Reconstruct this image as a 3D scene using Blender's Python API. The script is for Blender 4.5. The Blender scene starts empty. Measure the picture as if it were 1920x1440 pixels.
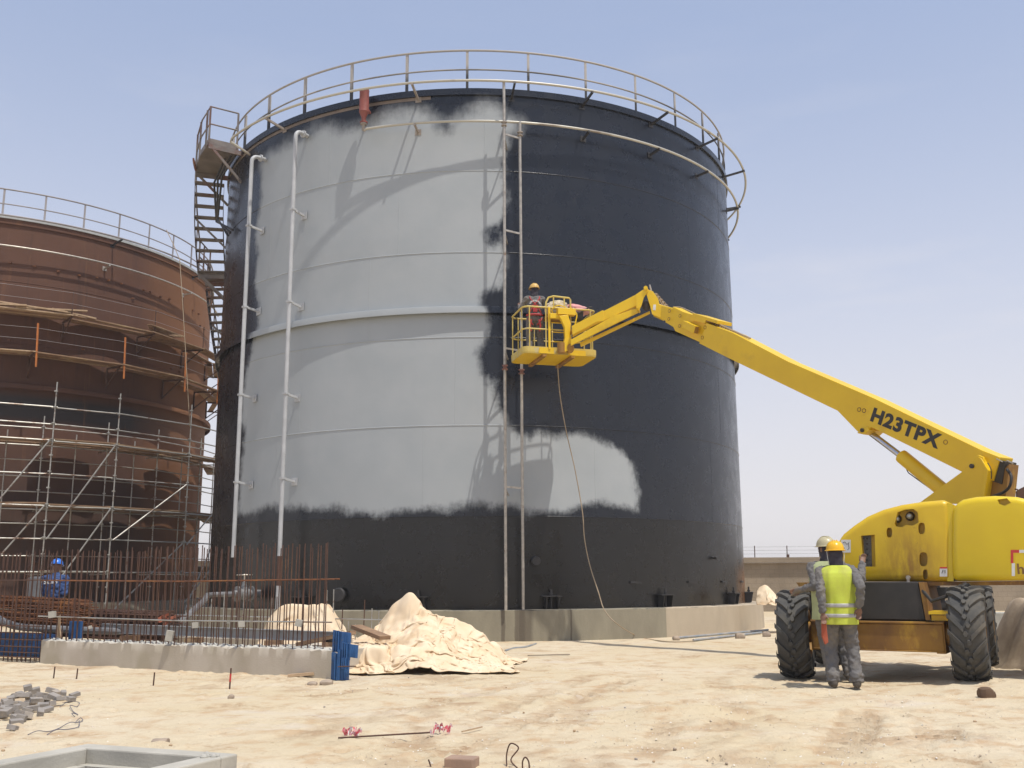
import bpy, bmesh, math, random
import numpy as np
from mathutils import Vector, Matrix
R_ = math.radians
random.seed(7); rng = np.random.RandomState(11)
S = bpy.context.scene
# ------------------------------------------------------------------ camera
FPX = 1891.57; PIT = R_(11.01732); ROL = R_(-0.28822); CAMZ = 1.38
cp, sp, cr, sr = math.cos(PIT), math.sin(PIT), math.cos(ROL), math.sin(ROL)
FW = Vector((0, cp, sp)); U0 = Vector((0, -sp, cp)); X0 = Vector((1, 0, 0))
RV = cr*X0 + sr*U0; UV = -sr*X0 + cr*U0; CAM = Vector((0, 0, CAMZ))
cd = bpy.data.cameras.new('camera'); cam = bpy.data.objects.new('camera', cd); S.collection.objects.link(cam)
m = Matrix((RV, UV, -FW)).transposed().to_4x4(); m.translation = CAM; cam.matrix_world = m
cd.sensor_width = 36; cd.lens = FPX/1920*36; cd.clip_start = 0.1; cd.clip_end = 9000
S.camera = cam
# ------------------------------------------------------------------ light
SUNV = Vector((.2507, -.278, .927)).normalized()
W = bpy.data.worlds.new("World"); S.world = W; W.use_nodes = True
nt = W.node_tree; nt.nodes.clear()
def wn(t, **k):
    n = nt.nodes.new(t)
    for a, b in k.items(): setattr(n, a, b)
    return n
sky = wn('ShaderNodeTexSky', sky_type='NISHITA', sun_disc=False)
sky.sun_elevation = math.asin(SUNV.z); sky.sun_rotation = math.atan2(SUNV.x, SUNV.y)
sky.air_density = 1.0; sky.dust_density = 2.0; sky.ozone_density = 1.2; sky.altitude = 100
tc = wn('ShaderNodeTexCoord'); sx = wn('ShaderNodeSeparateXYZ'); nt.links.new(tc.outputs['Generated'], sx.inputs[0])
# dusty desert haze low in the sky, thin wisps of cirrus
hz = wn('ShaderNodeMapRange', interpolation_type='SMOOTHERSTEP'); hz.inputs[1].default_value = -0.05; hz.inputs[2].default_value = 0.62
hz.inputs[3].default_value = 0.93; hz.inputs[4].default_value = 0.50; nt.links.new(sx.outputs[2], hz.inputs[0])
mx = wn('ShaderNodeMixRGB'); nt.links.new(hz.outputs[0], mx.inputs[0]); nt.links.new(sky.outputs[0], mx.inputs[1])
hc = wn('ShaderNodeMapRange', data_type='FLOAT_VECTOR'); nt.links.new(sx.outputs[2], hc.inputs['Vector'])
hc.inputs[7].default_value = (0.02, 0.02, 0.02); hc.inputs[8].default_value = (.5, .5, .5)
hc.inputs[9].default_value = (6.9, 6.6, 6.6); hc.inputs[10].default_value = (4.65, 5.4, 7.4)
nt.links.new(hc.outputs[1], mx.inputs[2])
mp = wn('ShaderNodeMapping'); mp.inputs['Scale'].default_value = (2.2, 2.2, 11); mp.inputs['Rotation'].default_value = (0, .12, .3); nt.links.new(tc.outputs['Generated'], mp.inputs[0])
nz = wn('ShaderNodeTexNoise'); nz.inputs['Scale'].default_value = 1.7; nz.inputs['Detail'].default_value = 7; nz.inputs['Roughness'].default_value = .55; nt.links.new(mp.outputs[0], nz.inputs['Vector'])
cr_ = wn('ShaderNodeMapRange'); cr_.inputs[1].default_value = .53; cr_.inputs[2].default_value = .78; cr_.inputs[3].default_value = 0; cr_.inputs[4].default_value = .40; nt.links.new(nz.outputs['Fac'], cr_.inputs[0])
lim = wn('ShaderNodeMapRange'); lim.inputs[1].default_value = .55; lim.inputs[2].default_value = .2; lim.inputs[3].default_value = 0; lim.inputs[4].default_value = 1; nt.links.new(sx.outputs[2], lim.inputs[0])
mu = wn('ShaderNodeMath', operation='MULTIPLY'); nt.links.new(cr_.outputs[0], mu.inputs[0]); nt.links.new(lim.outputs[0], mu.inputs[1])
m2 = wn('ShaderNodeMixRGB'); nt.links.new(mu.outputs[0], m2.inputs[0]); nt.links.new(mx.outputs[0], m2.inputs[1]); m2.inputs[2].default_value = (6.6, 6.4, 6.6, 1)
bg = wn('ShaderNodeBackground'); bg.inputs[1].default_value = 0.115; nt.links.new(m2.outputs[0], bg.inputs[0])
wo = wn('ShaderNodeOutputWorld'); nt.links.new(bg.outputs[0], wo.inputs[0])
sd = bpy.data.lights.new('sun', 'SUN'); sd.energy = 3.5; sd.angle = R_(.6); sd.color = (1, .95, .87)
so = bpy.data.objects.new('sun', sd); S.collection.objects.link(so); so.rotation_euler = SUNV.to_track_quat('Z', 'Y').to_euler(); so.location = (30, -30, 60)
vs = S.view_settings; vs.view_transform = 'Standard'; vs.look = 'None'; vs.exposure = 0.16; vs.gamma = 1; vs.use_curve_mapping = False
# ------------------------------------------------------------------ placement helpers
def ray(px, py): return (FW + RV*((px-960)/FPX) + UV*((720-py)/FPX)).normalized()
def gz(px, py, z=0.): d = ray(px, py); return CAM + d*((z-CAMZ)/d.z)
def at(px, py, Y): d = ray(px, py); return CAM + d*(Y/d.y)
def onpl(px, py, P0, n): d = ray(px, py); return CAM + d*((P0-CAM).dot(n)/d.dot(n))
def cylp(px, py, r, c):
    d = ray(px, py); a = d.x**2+d.y**2; b = -(d.x*c[0]+d.y*c[1]); k = c[0]**2+c[1]**2-r*r
    return CAM + d*((-b-math.sqrt(b*b-a*k))/a)
def pol(c, r, deg, z): return Vector((c[0]+r*math.cos(R_(deg)), c[1]+r*math.sin(R_(deg)), z))
# ------------------------------------------------------------------ numpy noise
def _h(i, j, k):
    n = (i.astype(np.int64)*374761393 + j.astype(np.int64)*668265263 + k.astype(np.int64)*2147483647) & 0xffffffff
    n = ((n ^ (n >> 13))*1274126177) & 0xffffffff
    return ((n ^ (n >> 16)) & 0xffff)/32767.5-1
def vn(x, y, z=0.):
    x, y, z = np.broadcast_arrays(np.asarray(x, float), np.asarray(y, float), np.asarray(z, float))
    i, j, k = np.floor(x), np.floor(y), np.floor(z); u, v, w = x-i, y-j, z-k
    u, v, w = [t*t*(3-2*t) for t in (u, v, w)]; L = lambda a, b, t: a+(b-a)*t
    c = lambda a, b, d: _h(i+a, j+b, k+d)
    return L(L(L(c(0,0,0), c(1,0,0), u), L(c(0,1,0), c(1,1,0), u), v), L(L(c(0,0,1), c(1,0,1), u), L(c(0,1,1), c(1,1,1), u), v), w)
# ------------------------------------------------------------------ object helpers
COL = S.collection
def wloc(o):
    v = Vector((0, 0, 0))
    while o: v += o.location; o = o.parent
    return v
def empty(name, loc, label, cat, group=None):
    o = bpy.data.objects.new(name, None); o.location = loc; o.empty_display_size = .1; COL.objects.link(o)
    return tag(o, label, cat, group)
def tag(o, label=None, cat=None, group=None, kind=None):
    if label: o['label'] = label
    if cat: o['category'] = cat
    if group: o['group'] = group
    if kind: o['kind'] = kind
    return o
def link(name, me, mat, parent=None, base=None, smooth=True, auto=35):
    """me in world coordinates; origin goes to the parent (or to base)"""
    o = bpy.data.objects.new(name, me); COL.objects.link(o)
    off = wloc(parent) if parent else Vector(base) if base is not None else Vector((0, 0, 0))
    me.transform(Matrix.Translation(-off))
    if parent: o.parent = parent
    else: o.location = off
    if mat is not None: me.materials.append(mat)
    if smooth:
        me.shade_smooth()
        if auto < 180:
            try: me.set_sharp_from_angle(angle=R_(auto))
            except Exception: pass
    return o
class MB:
    def __init__(s): s.bm = bmesh.new()
    def geom(s, vs, fs):
        v = [s.bm.verts.new(p) for p in vs]
        for f in fs:
            try: s.bm.faces.new([v[i] for i in f])
            except ValueError: pass
        return s
    def box(s, c, size, M=None):
        c = Vector(c); hx, hy, hz_ = [t/2 for t in size]; M = M or Matrix.Identity(3)
        vs = [c + M @ Vector((a*hx, b*hy, d*hz_)) for a in (-1, 1) for b in (-1, 1) for d in (-1, 1)]
        return s.geom(vs, [(0,1,3,2), (4,6,7,5), (0,4,5,1), (2,3,7,6), (0,2,6,4), (1,5,7,3)])
    def bar(s, a, b, w, h, up=(0, 0, 1)):
        a, b = Vector(a), Vector(b); d = (b-a); L = d.length
        if L < 1e-6: return s
        d /= L; u = Vector(up); 
        if abs(d.dot(u)) > .98: u = Vector((1, 0, 0))
        x = d.cross(u).normalized(); z = x.cross(d)
        return s.box((a+b)/2, (w, L, h), Matrix((x, d, z)).transposed())
    def tube(s, pts, r, n=8, cap=True, closed=False):
        pts = [Vector(p) for p in pts]; N = len(pts); rs = r if hasattr(r, '__len__') else [r]*N
        up = None; rings = []
        for i, p in enumerate(pts):
            if closed: t = pts[(i+1) % N]-pts[i-1]
            else: t = pts[min(i+1, N-1)]-pts[max(i-1, 0)]
            if t.length < 1e-9: t = Vector((0, 0, 1))
            t.normalize()
            if up is None: up = Vector((0, 0, 1)) if abs(t.z) < .9 else Vector((1, 0, 0))
            x = t.cross(up)
            if x.length < 1e-4: x = t.cross(Vector((0, 1, 0)))
            x.normalize(); up = x.cross(t).normalized()
            rings.append([s.bm.verts.new(p + (x*math.cos(2*math.pi*k/n) + up*math.sin(2*math.pi*k/n))*rs[i]) for k in range(n)])
        for i in range(N if closed else N-1):
            A, B = rings[i], rings[(i+1) % N]
            for k in range(n):
                try: s.bm.faces.new((A[k], A[(k+1) % n], B[(k+1) % n], B[k]))
                except ValueError: pass
        if cap and not closed:
            for q in (rings[0][::-1], rings[-1]):
                try: s.bm.faces.new(q)
                except ValueError: pass
        return s
    def prism(s, poly, n, th):
        """planar polygon of Vectors, extruded by n*th"""
        n = Vector(n).normalized(); k = len(poly)
        nn = sum(((Vector(poly[i])-Vector(poly[0])).cross(Vector(poly[i+1])-Vector(poly[0])) for i in range(1, k-1)), Vector())
        if nn.dot(n) > 0: poly = poly[::-1]
        vs = [Vector(p) for p in poly] + [Vector(p)+n*th for p in poly]
        return s.geom(vs, [tuple(range(k)), tuple(range(2*k-1, k-1, -1))] + [(i, i+k, (i+1) % k+k, (i+1) % k) for i in range(k)])
    def lathe(s, prof, c, axis=(0, 0, 1), n=24, a0=0, a1=360, closed=False):
        """prof: (r, t) along axis"""
        c = Vector(c); ax = Vector(axis).normalized(); q = Vector((0, 0, 1)).rotation_difference(ax)
        full = abs(a1-a0-360) < 1e-6; M = n if full else n+1; rings = []
        for k in range(M):
            a = R_(a0+(a1-a0)*k/n); rings.append([s.bm.verts.new(c + q @ Vector((r*math.cos(a), r*math.sin(a), t))) for r, t in prof])
        P = len(prof)
        for k in range(n):
            A, B = rings[k], rings[(k+1) % M]
            for i in range(P if closed else P-1):
                try: s.bm.faces.new((A[i], B[i], B[(i+1) % P], A[(i+1) % P]))
                except ValueError: pass
        return s
    def ell(s, c, rad, M=None, n=12):
        c = Vector(c); rad = (rad,)*3 if not hasattr(rad, '__len__') else rad; M = M or Matrix.Identity(3); rings = []
        for i in range(1, n):
            a = math.pi*i/n
            rings.append([s.bm.verts.new(c + M @ Vector((rad[0]*math.sin(a)*math.cos(2*math.pi*k/(2*n)), rad[1]*math.sin(a)*math.sin(2*math.pi*k/(2*n)), rad[2]*math.cos(a)))) for k in range(2*n)])
        t = s.bm.verts.new(c + M @ Vector((0, 0, rad[2]))); b = s.bm.verts.new(c - M @ Vector((0, 0, rad[2])))
        for i in range(n-2):
            A, B = rings[i], rings[i+1]
            for k in range(2*n): s.bm.faces.new((A[k], B[k], B[(k+1) % (2*n)], A[(k+1) % (2*n)]))
        for k in range(2*n):
            s.bm.faces.new((t, rings[0][k], rings[0][(k+1) % (2*n)])); s.bm.faces.new((b, rings[-1][(k+1) % (2*n)], rings[-1][k]))
        return s
    def cap(s, a, ra, b, rb, n=10):
        a, b = Vector(a), Vector(b); d = b-a; L = d.length
        if L < 1e-5: return s.ell(a, max(ra, rb))
        pts = []; rs = []
        for i in range(1, 5): t = math.pi/2*i/5; pts.append(a-d/L*ra*math.cos(t)); rs.append(ra*math.sin(t))
        for i in range(0, 5): t = i/4; pts.append(a+d*t); rs.append(ra+(rb-ra)*t)
        for i in range(4, 0, -1): t = math.pi/2*i/5; pts.append(b+d/L*rb*math.cos(t)); rs.append(rb*math.sin(t))
        return s.tube(pts, rs, n)
    def build(s, name, mat, parent=None, base=None, smooth=True, auto=35, bevel=0, seg=2, bang=40):
        bmesh.ops.remove_doubles(s.bm, verts=s.bm.verts[:], dist=1e-6) if False else None
        bmesh.ops.recalc_face_normals(s.bm, faces=s.bm.faces[:])
        me = bpy.data.meshes.new(name); s.bm.to_mesh(me); s.bm.free()
        o = link(name, me, mat, parent, base, smooth, auto)
        if bevel:
            b = o.modifiers.new('bevel', 'BEVEL'); b.width = bevel; b.segments = seg; b.limit_method = 'ANGLE'; b.angle_limit = R_(bang)
        return o
def grid(name, P, mat, parent=None, base=None, closed_u=False, attrs=None, auto=180, thick=0):
    """P: (nu, nv, 3) array -> quad sheet"""
    nu, nv = P.shape[:2]; me = bpy.data.meshes.new(name)
    me.vertices.add(nu*nv); me.vertices.foreach_set('co', P.reshape(-1).astype(np.float32))
    iu = np.arange(nu if closed_u else nu-1); jv = np.arange(nv-1); I, J = np.meshgrid(iu, jv, indexing='ij')
    a = I*nv+J; b = ((I+1) % nu)*nv+J; q = np.stack([a, b, b+1, a+1], -1).reshape(-1)
    me.loops.add(len(q)); me.loops.foreach_set('vertex_index', q.astype(np.int32))
    me.polygons.add(len(q)//4); me.polygons.foreach_set('loop_start', np.arange(0, len(q), 4, dtype=np.int32))
    me.update(calc_edges=True); me.validate()
    for k, v in (attrs or {}).items():
        at_ = me.attributes.new(k, 'FLOAT', 'POINT'); at_.data.foreach_set('value', v.reshape(-1).astype(np.float32))
    o = link(name, me, mat, parent, base, True, auto)
    if thick:
        sm = o.modifiers.new('solid', 'SOLIDIFY'); sm.thickness = thick; sm.offset = 0
    return o
# ------------------------------------------------------------------ materials
def newmat(name):
    m = bpy.data.materials.new(name); m.use_nodes = True; t = m.node_tree; b = t.nodes['Principled BSDF']; return m, t, b
def nd(t, typ, ins=None, **k):
    n = t.nodes.new(typ)
    for a, b in k.items(): setattr(n, a, b)
    for a, b in (ins or {}).items():
        if hasattr(b, 'is_output') or isinstance(b, bpy.types.NodeSocket): t.links.new(b, n.inputs[a])
        else: n.inputs[a].default_value = b
    return n
def pos(t, sc=(1, 1, 1)):
    g = nd(t, 'ShaderNodeNewGeometry'); return nd(t, 'ShaderNodeVectorMath', {0: g.outputs['Position'], 1: sc}, operation='MULTIPLY').outputs[0]
def noise(t, sc, det=4, ro=.55, v=None, vs=(1, 1, 1)):
    return nd(t, 'ShaderNodeTexNoise', {'Scale': sc, 'Detail': det, 'Roughness': ro, 'Vector': v or pos(t, vs)}).outputs['Fac']
def mrange(t, x, a, b, c=0., d=1., sm=False):
    return nd(t, 'ShaderNodeMapRange', {0: x, 1: a, 2: b, 3: c, 4: d}, interpolation_type='SMOOTHSTEP' if sm else 'LINEAR').outputs[0]
def math_(t, op, a, b=0.): return nd(t, 'ShaderNodeMath', {0: a, 1: b}, operation=op).outputs[0]
def mix(t, f, a, b, bl='MIX'):
    c = lambda q: (*q, 1) if isinstance(q, tuple) and len(q) == 3 else q
    return nd(t, 'ShaderNodeMixRGB', {0: f, 1: c(a), 2: c(b)}, blend_type=bl).outputs[0]
def bump(t, b, h, st=.3, dist=.01):
    n = nd(t, 'ShaderNodeBump', {'Height': h, 'Strength': st, 'Distance': dist}); t.links.new(n.outputs[0], b.inputs['Normal'])
def seti(t, b, k, v):
    if isinstance(v, bpy.types.NodeSocket): t.links.new(v, b.inputs[k])
    else: b.inputs[k].default_value = (*v, 1) if isinstance(v, tuple) and len(v) == 3 else v
MC = {}
def simple(name, c1, c2=None, rough=.6, metal=0., sc=6, vs=(1, 1, 1), lo=.35, hi=.65, bm=0, bsc=60, dist=.005, spec=None, c3=None, sc3=1.2, lo3=.55, hi3=.7, det=5):
    if name in MC: return MC[name]
    m, t, b = newmat(name); c2 = c2 or tuple(x*.8 for x in c1)
    c = mix(t, mrange(t, noise(t, sc, det, vs=vs), lo, hi), c1, c2)
    if c3: c = mix(t, mrange(t, noise(t, sc3, 6, .65, vs=vs), lo3, hi3), c, c3)
    seti(t, b, 'Base Color', c); b.inputs['Roughness'].default_value = rough; b.inputs['Metallic'].default_value = metal
    if spec is not None: b.inputs['Specular IOR Level'].default_value = spec
    if bm: bump(t, b, noise(t, bsc, 4), bm, dist)
    MC[name] = m; return m
M_sand_pl = (.50, .395, .27)
M_conc = simple('concrete', (.36, .32, .255), (.27, .24, .19), .9, sc=1.6, bm=.5, bsc=70, c3=(.22, .2, .16), sc3=.9, lo3=.56, hi3=.75)
M_concl = simple('light_concrete', (.44, .42, .37), (.34, .33, .29), .88, sc=3, bm=.5, bsc=50, c3=(.24, .235, .21), sc3=2.2)
M_conrough = simple('rough_concrete', (.42, .40, .34), (.25, .24, .2), .95, sc=9, bm=.9, bsc=40, dist=.02)
M_galv = simple('galvanised_steel', (.50, .46, .40), (.36, .33, .29), .42, .55, sc=9, c3=(.25, .16, .1), sc3=5, lo3=.6, hi3=.75)
M_scaf = simple('scaffold_steel', (.43, .42, .385), (.32, .31, .285), .45, .45, sc=4, vs=(1, 1, 3), c3=(.17, .09, .055), sc3=1.4, lo3=.55, hi3=.65)
M_pipegrey = simple('pale_grey_paint', (.46, .47, .48), (.38, .39, .40), .5, sc=3)
M_rebar = simple('rusty_rebar', (.105, .052, .034), (.065, .034, .026), .85, .1, sc=5, c3=(.16, .08, .04), sc3=2.5)
M_rebar_or = simple('orange_rusty_steel', (.22, .085, .03), (.10, .04, .022), .85, .1, sc=7, c3=(.34, .15, .04), sc3=3)
M_yel = simple('yellow_machine_paint', (.76, .50, .008), (.70, .45, .008), .38, sc=1.8, c3=(.52, .31, .02), sc3=1.1, lo3=.6, hi3=.8, bm=.05, bsc=8)
M_yel2 = simple('clean_yellow_hood', (.72, .53, .012), (.66, .47, .012), .3, sc=1.5)
M_yeldirt = simple('rusty_yellow_paint', (.33, .17, .025), (.16, .075, .025), .65, sc=2.2, vs=(1, 1, .5), c3=(.45, .26, .03), sc3=4)
M_yelpale = simple('sunbleached_yellow', (.60, .47, .14), (.55, .40, .07), .5, sc=4, c3=(.42, .40, .30), sc3=7)
M_dark = simple('black_steel', (.022, .02, .018), (.035, .03, .026), .6, sc=5)
M_gun = simple('dark_grease_steel', (.05, .042, .036), (.03, .027, .024), .6, sc=9)
M_rub = simple('tyre_rubber', (.055, .055, .053), (.085, .08, .07), .82, sc=4, bm=.3, bsc=90, c3=(.14, .12, .09), sc3=3, lo3=.52, hi3=.75)
M_chrome = simple('cylinder_rod', (.55, .56, .6), (.5, .5, .54), .2, .9)
M_canvas = simple('beige_canvas', (.74, .61, .44), (.66, .50, .32), .85, sc=2.2, bm=.4, bsc=160, dist=.003, c3=(.5, .33, .17), sc3=2.8, lo3=.55, hi3=.8)
M_wood = simple('scaffold_plank_wood', (.30, .19, .11), (.20, .12, .07), .85, sc=4, vs=(1, 1, 6), c3=(.42, .31, .18), sc3=1.2)
M_woodpale = simple('pale_timber', (.46, .33, .21), (.36, .25, .15), .85, sc=8)
M_blue = simple('blue_formwork_paint', (.018, .10, .28), (.012, .07, .2), .5, sc=6, c3=(.1, .12, .15), sc3=9, lo3=.6, hi3=.7)
M_redpaint = simple('red_primer', (.26, .07, .055), (.2, .06, .045), .6, sc=8)
M_white = simple('white_paint', (.72, .72, .7), (.6, .6, .58), .5)
M_black = simple('black_lettering', (.02, .018, .018), (.03, .028, .025), .5)
M_red = simple('red_marking', (.55, .03, .03), (.5, .03, .03), .5)
M_glass = simple('lamp_glass', (.5, .52, .52), (.3, .32, .33), .1, .3)
M_cable = simple('beige_cable', (.36, .28, .19), (.30, .23, .15), .7)
M_cabled = simple('dusty_grey_cable', (.13, .12, .12), (.18, .16, .13), .8)
M_pave = simple('grey_paving_stone', (.30, .27, .24), (.22, .20, .18), .92, sc=7, bm=.5, bsc=60, c3=(.40, .34, .27), sc3=2.5)
M_rock = simple('broken_stone', (.40, .32, .24), (.28, .22, .17), .95, sc=5, bm=.8, bsc=30)
M_orange = simple('orange_prop_paint', (.52, .17, .03), (.38, .12, .03), .6)
M_cover = simple('grey_coverall', (.15, .142, .138), (.115, .11, .108), .9, sc=5, bm=.4, bsc=200, dist=.002, c3=(.21, .185, .15), sc3=3.5, lo3=.5, hi3=.75)
M_skin = simple('brown_skin', (.20, .105, .065), (.17, .085, .052), .55)
M_vest = simple('lime_safety_vest', (.52, .60, .06), (.48, .52, .06), .75, sc=6, bm=.3, bsc=150, c3=(.40, .40, .1), sc3=3, lo3=.55, hi3=.8)
M_vestp = simple('faded_green_vest', (.38, .42, .22), (.32, .35, .18), .8, sc=6)
M_band = simple('reflective_band', (.42, .41, .40), (.34, .33, .32), .4)
M_helY = simple('yellow_helmet', (.80, .46, .015), (.76, .42, .015), .28)
M_helP = simple('cream_helmet', (.50, .45, .28), (.42, .37, .23), .35)
M_helO = simple('dusty_yellow_helmet', (.66, .42, .12), (.55, .35, .1), .45)
M_helB = simple('blue_helmet', (.03, .17, .62), (.025, .14, .52), .3)
M_bluecl = simple('blue_overalls', (.04, .085, .22), (.03, .06, .16), .85, bm=.3, bsc=150)
M_hood = simple('dark_cloth', (.03, .025, .04), (.045, .04, .05), .9)
M_boot = simple('dusty_boot', (.09, .075, .06), (.06, .05, .04), .85)
M_glove = simple('work_glove', (.24, .20, .15), (.17, .14, .11), .9)
M_harn = simple('red_harness', (.42, .03, .03), (.32, .03, .03), .7)
M_pink = simple('pink_sheet', (.62, .24, .24), (.56, .30, .28), .6, sc=5)
M_rag = simple('cream_rags', (.58, .50, .36), (.42, .34, .22), .9, sc=24, lo=.4, hi=.6, bm=.8, bsc=40, dist=.01)
M_bluepipe = simple('dusty_blue_pipe', (.20, .23, .26), (.34, .32, .29), .6, sc=3)
M_hose = simple('grey_hose', (.17, .17, .175), (.12, .12, .125), .6)
# ================================================================== GROUND
def ss(a, b, x): t = np.clip((x-a)/(b-a), 0, 1); return t*t*(3-2*t)
def gh(x, y):
    x = np.asarray(x, float); y = np.asarray(y, float)
    h = .016*vn(x*.45+3, y*.45) + .012*vn(x*1.3, y*1.3, 5) + .007*vn(x*3.7, y*3.7, 9)
    near = ss(26, 22, y)*ss(16, 12, np.abs(x)); h = h*near
    h = h + .09*ss(5.0, 6.4, x)*ss(16.5, 14.5, y)*ss(9, 12.5, y)                 # slightly higher under the right wheels
    h = h + .10*np.exp(-((y-10.9-.25*np.sin(x*1.7))/.30)**2)*ss(1.0, 1.6, x)*ss(4.6, 3.2, x)*(.7+.5*vn(x*2, y*2, 3))
    h = h + .05*np.exp(-(((x-2.0)/.9)**2+((y-9.9)/.6)**2))
    return h
def axis(lo, hi, st, far, n=26):
    a = np.arange(lo, hi+st, st); e = np.geomspace(st*1.4, far, n); return np.concatenate([(lo-np.cumsum(e)[::-1]), a, hi+st+np.cumsum(e)])
xs = axis(-11, 10, .045, 900, 30); ys = axis(7.3, 19, .045, 900, 30)
GX, GY = np.meshgrid(xs, ys, indexing='ij'); GZ = gh(GX, GY)
nearm = ss(20, 17, GY)*ss(-12, -10, GX)*ss(10.5, 9.5, GX)
# clods and small pits
c1_ = vn(GX*7, GY*7, 1); c2_ = vn(GX*16, GY*16, 2); patch = np.clip(vn(GX*.8, GY*.8, 21)*1.3+.35, 0, 1)
GZ += nearm*(.007*c1_ + .008*c2_*patch + .02*np.clip(c1_*patch-.25, 0, 1) + .018*vn(GX*2.2, GY*2.2, 71)*patch); TRK0 = np.clip((c1_*.5+vn(GX*2.2, GY*1.6, 73))*patch*2.2-.55, 0, 1)*nearm
# tyre prints: chevron ridges along two strips, and finer ribbed tracks
TRK = TRK0
def track(x0, y0, dx, dy, L, wd, amp, pitch, chev=.6):
    global GZ, TRK
    l = math.hypot(dx, dy); ux, uy = dx/l, dy/l; s = (GX-x0)*ux+(GY-y0)*uy; q = -(GX-x0)*uy+(GY-y0)*ux
    m_ = ss(0, .3, s)*ss(L, L-.3, s)*ss(wd*.5+.03, wd*.5-.03, np.abs(q))*np.clip(.55+1.1*vn(GX*1.6, GY*1.6, 31), 0, 1)
    TRK = np.maximum(TRK, np.clip(m_*1.4, 0, 1)*(.62+.38*np.sin((s+chev*np.abs(q))*2*math.pi/pitch)*(1 if pitch > .1 else 0)+.25*vn(GX*5, GY*5, 61))); GZ = GZ + 3.2*m_*(amp*np.sign(np.sin((s+chev*np.abs(q))*2*math.pi/pitch))*.5 - amp*.7)
p0 = gz(1560, 1440); p1 = gz(1640, 1300); track(p0.x, p0.y, p1.x-p0.x, p1.y-p0.y, 3.2, .42, .02, .17)
p0 = gz(1790, 1440); p1 = gz(1740, 1330); track(p0.x, p0.y, p1.x-p0.x, p1.y-p0.y, 2.4, .42, .02, .17)
p0 = gz(1180, 1440); p1 = gz(1330, 1290); track(p0.x, p0.y, p1.x-p0.x, p1.y-p0.y, 3.6, .30, .010, .16, 0)
p0 = gz(1330, 1440); p1 = gz(1375, 1270); track(p0.x, p0.y, p1.x-p0.x, p1.y-p0.y, 3.6, .28, .010, .16, 0)
p0 = gz(300, 1440); p1 = gz(900, 1300); track(p0.x, p0.y, p1.x-p0.x, p1.y-p0.y, 7, .30, .008, .06, 0)
p0 = gz(1040, 1400); p1 = gz(1130, 1260); track(p0.x, p0.y, p1.x-p0.x, p1.y-p0.y, 4.5, .28, .010, .18, 0)
for (a, b_, c_, d_, L_, w_) in ((640, 1440, 1100, 1270, 8, .34), (760, 1440, 1190, 1270, 8, .30), (1420, 1440, 1330, 1250, 7, .36), (1900, 1420, 1350, 1340, 6, .34), (330, 1330, 720, 1290, 5, .3), (1000, 1300, 1500, 1290, 6, .3)):
    p0 = gz(a, b_); p1 = gz(c_, d_); track(p0.x, p0.y, p1.x-p0.x, p1.y-p0.y, L_, w_, .010, .19, .6)
for k in range(150):
    fx_, fy_ = rng.uniform(-5, 7), 7.8+rng.rand()**1.3*7; a = rng.uniform(0, 6.3); dx_ = (GX-fx_)*math.cos(a)+(GY-fy_)*math.sin(a); dy_ = -(GX-fx_)*math.sin(a)+(GY-fy_)*math.cos(a)
    e_ = (dx_/.14)**2+(dy_/.055)**2; GZ += .018*np.exp(-(np.sqrt(e_)-1.3)**2*6)-.035*np.exp(-e_**2); TRK = np.maximum(TRK, .6*np.exp(-e_))
# the inside of the precast frame in the foreground is open to below ground
zpf = .16; wth = .17; Ly = 2.0
K = [gz(165, 1394, zpf), gz(446, 1413, zpf)]; ex = (K[1]-K[0]); Lx = ex.length; ex.normalize(); L0 = gz(0, 1424, zpf); ey_ = (L0-K[0]); ey_.z = 0; ey_.normalize()
dt_ = ex.x*ey_.y-ex.y*ey_.x; fu = ((GX-K[0].x)*ey_.y-(GY-K[0].y)*ey_.x)/dt_; fv = (ex.x*(GY-K[0].y)-ex.y*(GX-K[0].x))/dt_
GZ -= .42*((fu > .07) & (fu < Lx-.07) & (fv > .07) & (fv < Ly-.07))
m_, t, b = newmat('sandy_ground')
n1 = noise(t, .35, 6, .6); n2 = noise(t, 2.3, 6, .65); n3 = noise(t, 14, 5, .7); n4 = noise(t, 70, 3, .6)
c = mix(t, mrange(t, n1, .38, .62), (.575, .475, .315), (.615, .525, .38))
c = mix(t, mrange(t, n2, .50, .72), c, (.48, .325, .19))
c = mix(t, mrange(t, n3, .58, .74, 0, .75), c, (.36, .26, .165))
c = mix(t, math_(t, 'MULTIPLY', mrange(t, noise(t, .75, 7, .72), .56, .66), mrange(t, n3, .35, .55)), c, (.38, .25, .145))
c = mix(t, mrange(t, noise(t, .55, 5, .6, vs=(1, 2.2, 1)), .58, .70, 0, .65), c, (.60, .53, .44))
vo = nd(t, 'ShaderNodeTexVoronoi', {'Scale': 34., 'Vector': pos(t)}); fl = mrange(t, vo.outputs['Distance'], .16, .10)
fl = math_(t, 'MULTIPLY', fl, mrange(t, noise(t, 9, 2, .5), .55, .62)); c = mix(t, fl, c, (.74, .69, .60))
vo2 = nd(t, 'ShaderNodeTexVoronoi', {'Scale': 21., 'Vector': pos(t, (1, 1.3, 1))}); f2 = mrange(t, vo2.outputs['Distance'], .15, .08)
f2 = math_(t, 'MULTIPLY', f2, mrange(t, noise(t, 5, 3, .5), .56, .64)); c = mix(t, f2, c, (.20, .14, .09))
c = mix(t, math_(t, 'MULTIPLY', nd(t, 'ShaderNodeAttribute', attribute_name='churned').outputs['Fac'], mrange(t, n2, .3, .6, .25, .70)), c, (.38, .265, .165))
seti(t, b, 'Base Color', c); b.inputs['Roughness'].default_value = .95; b.inputs['Specular IOR Level'].default_value = .15
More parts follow.
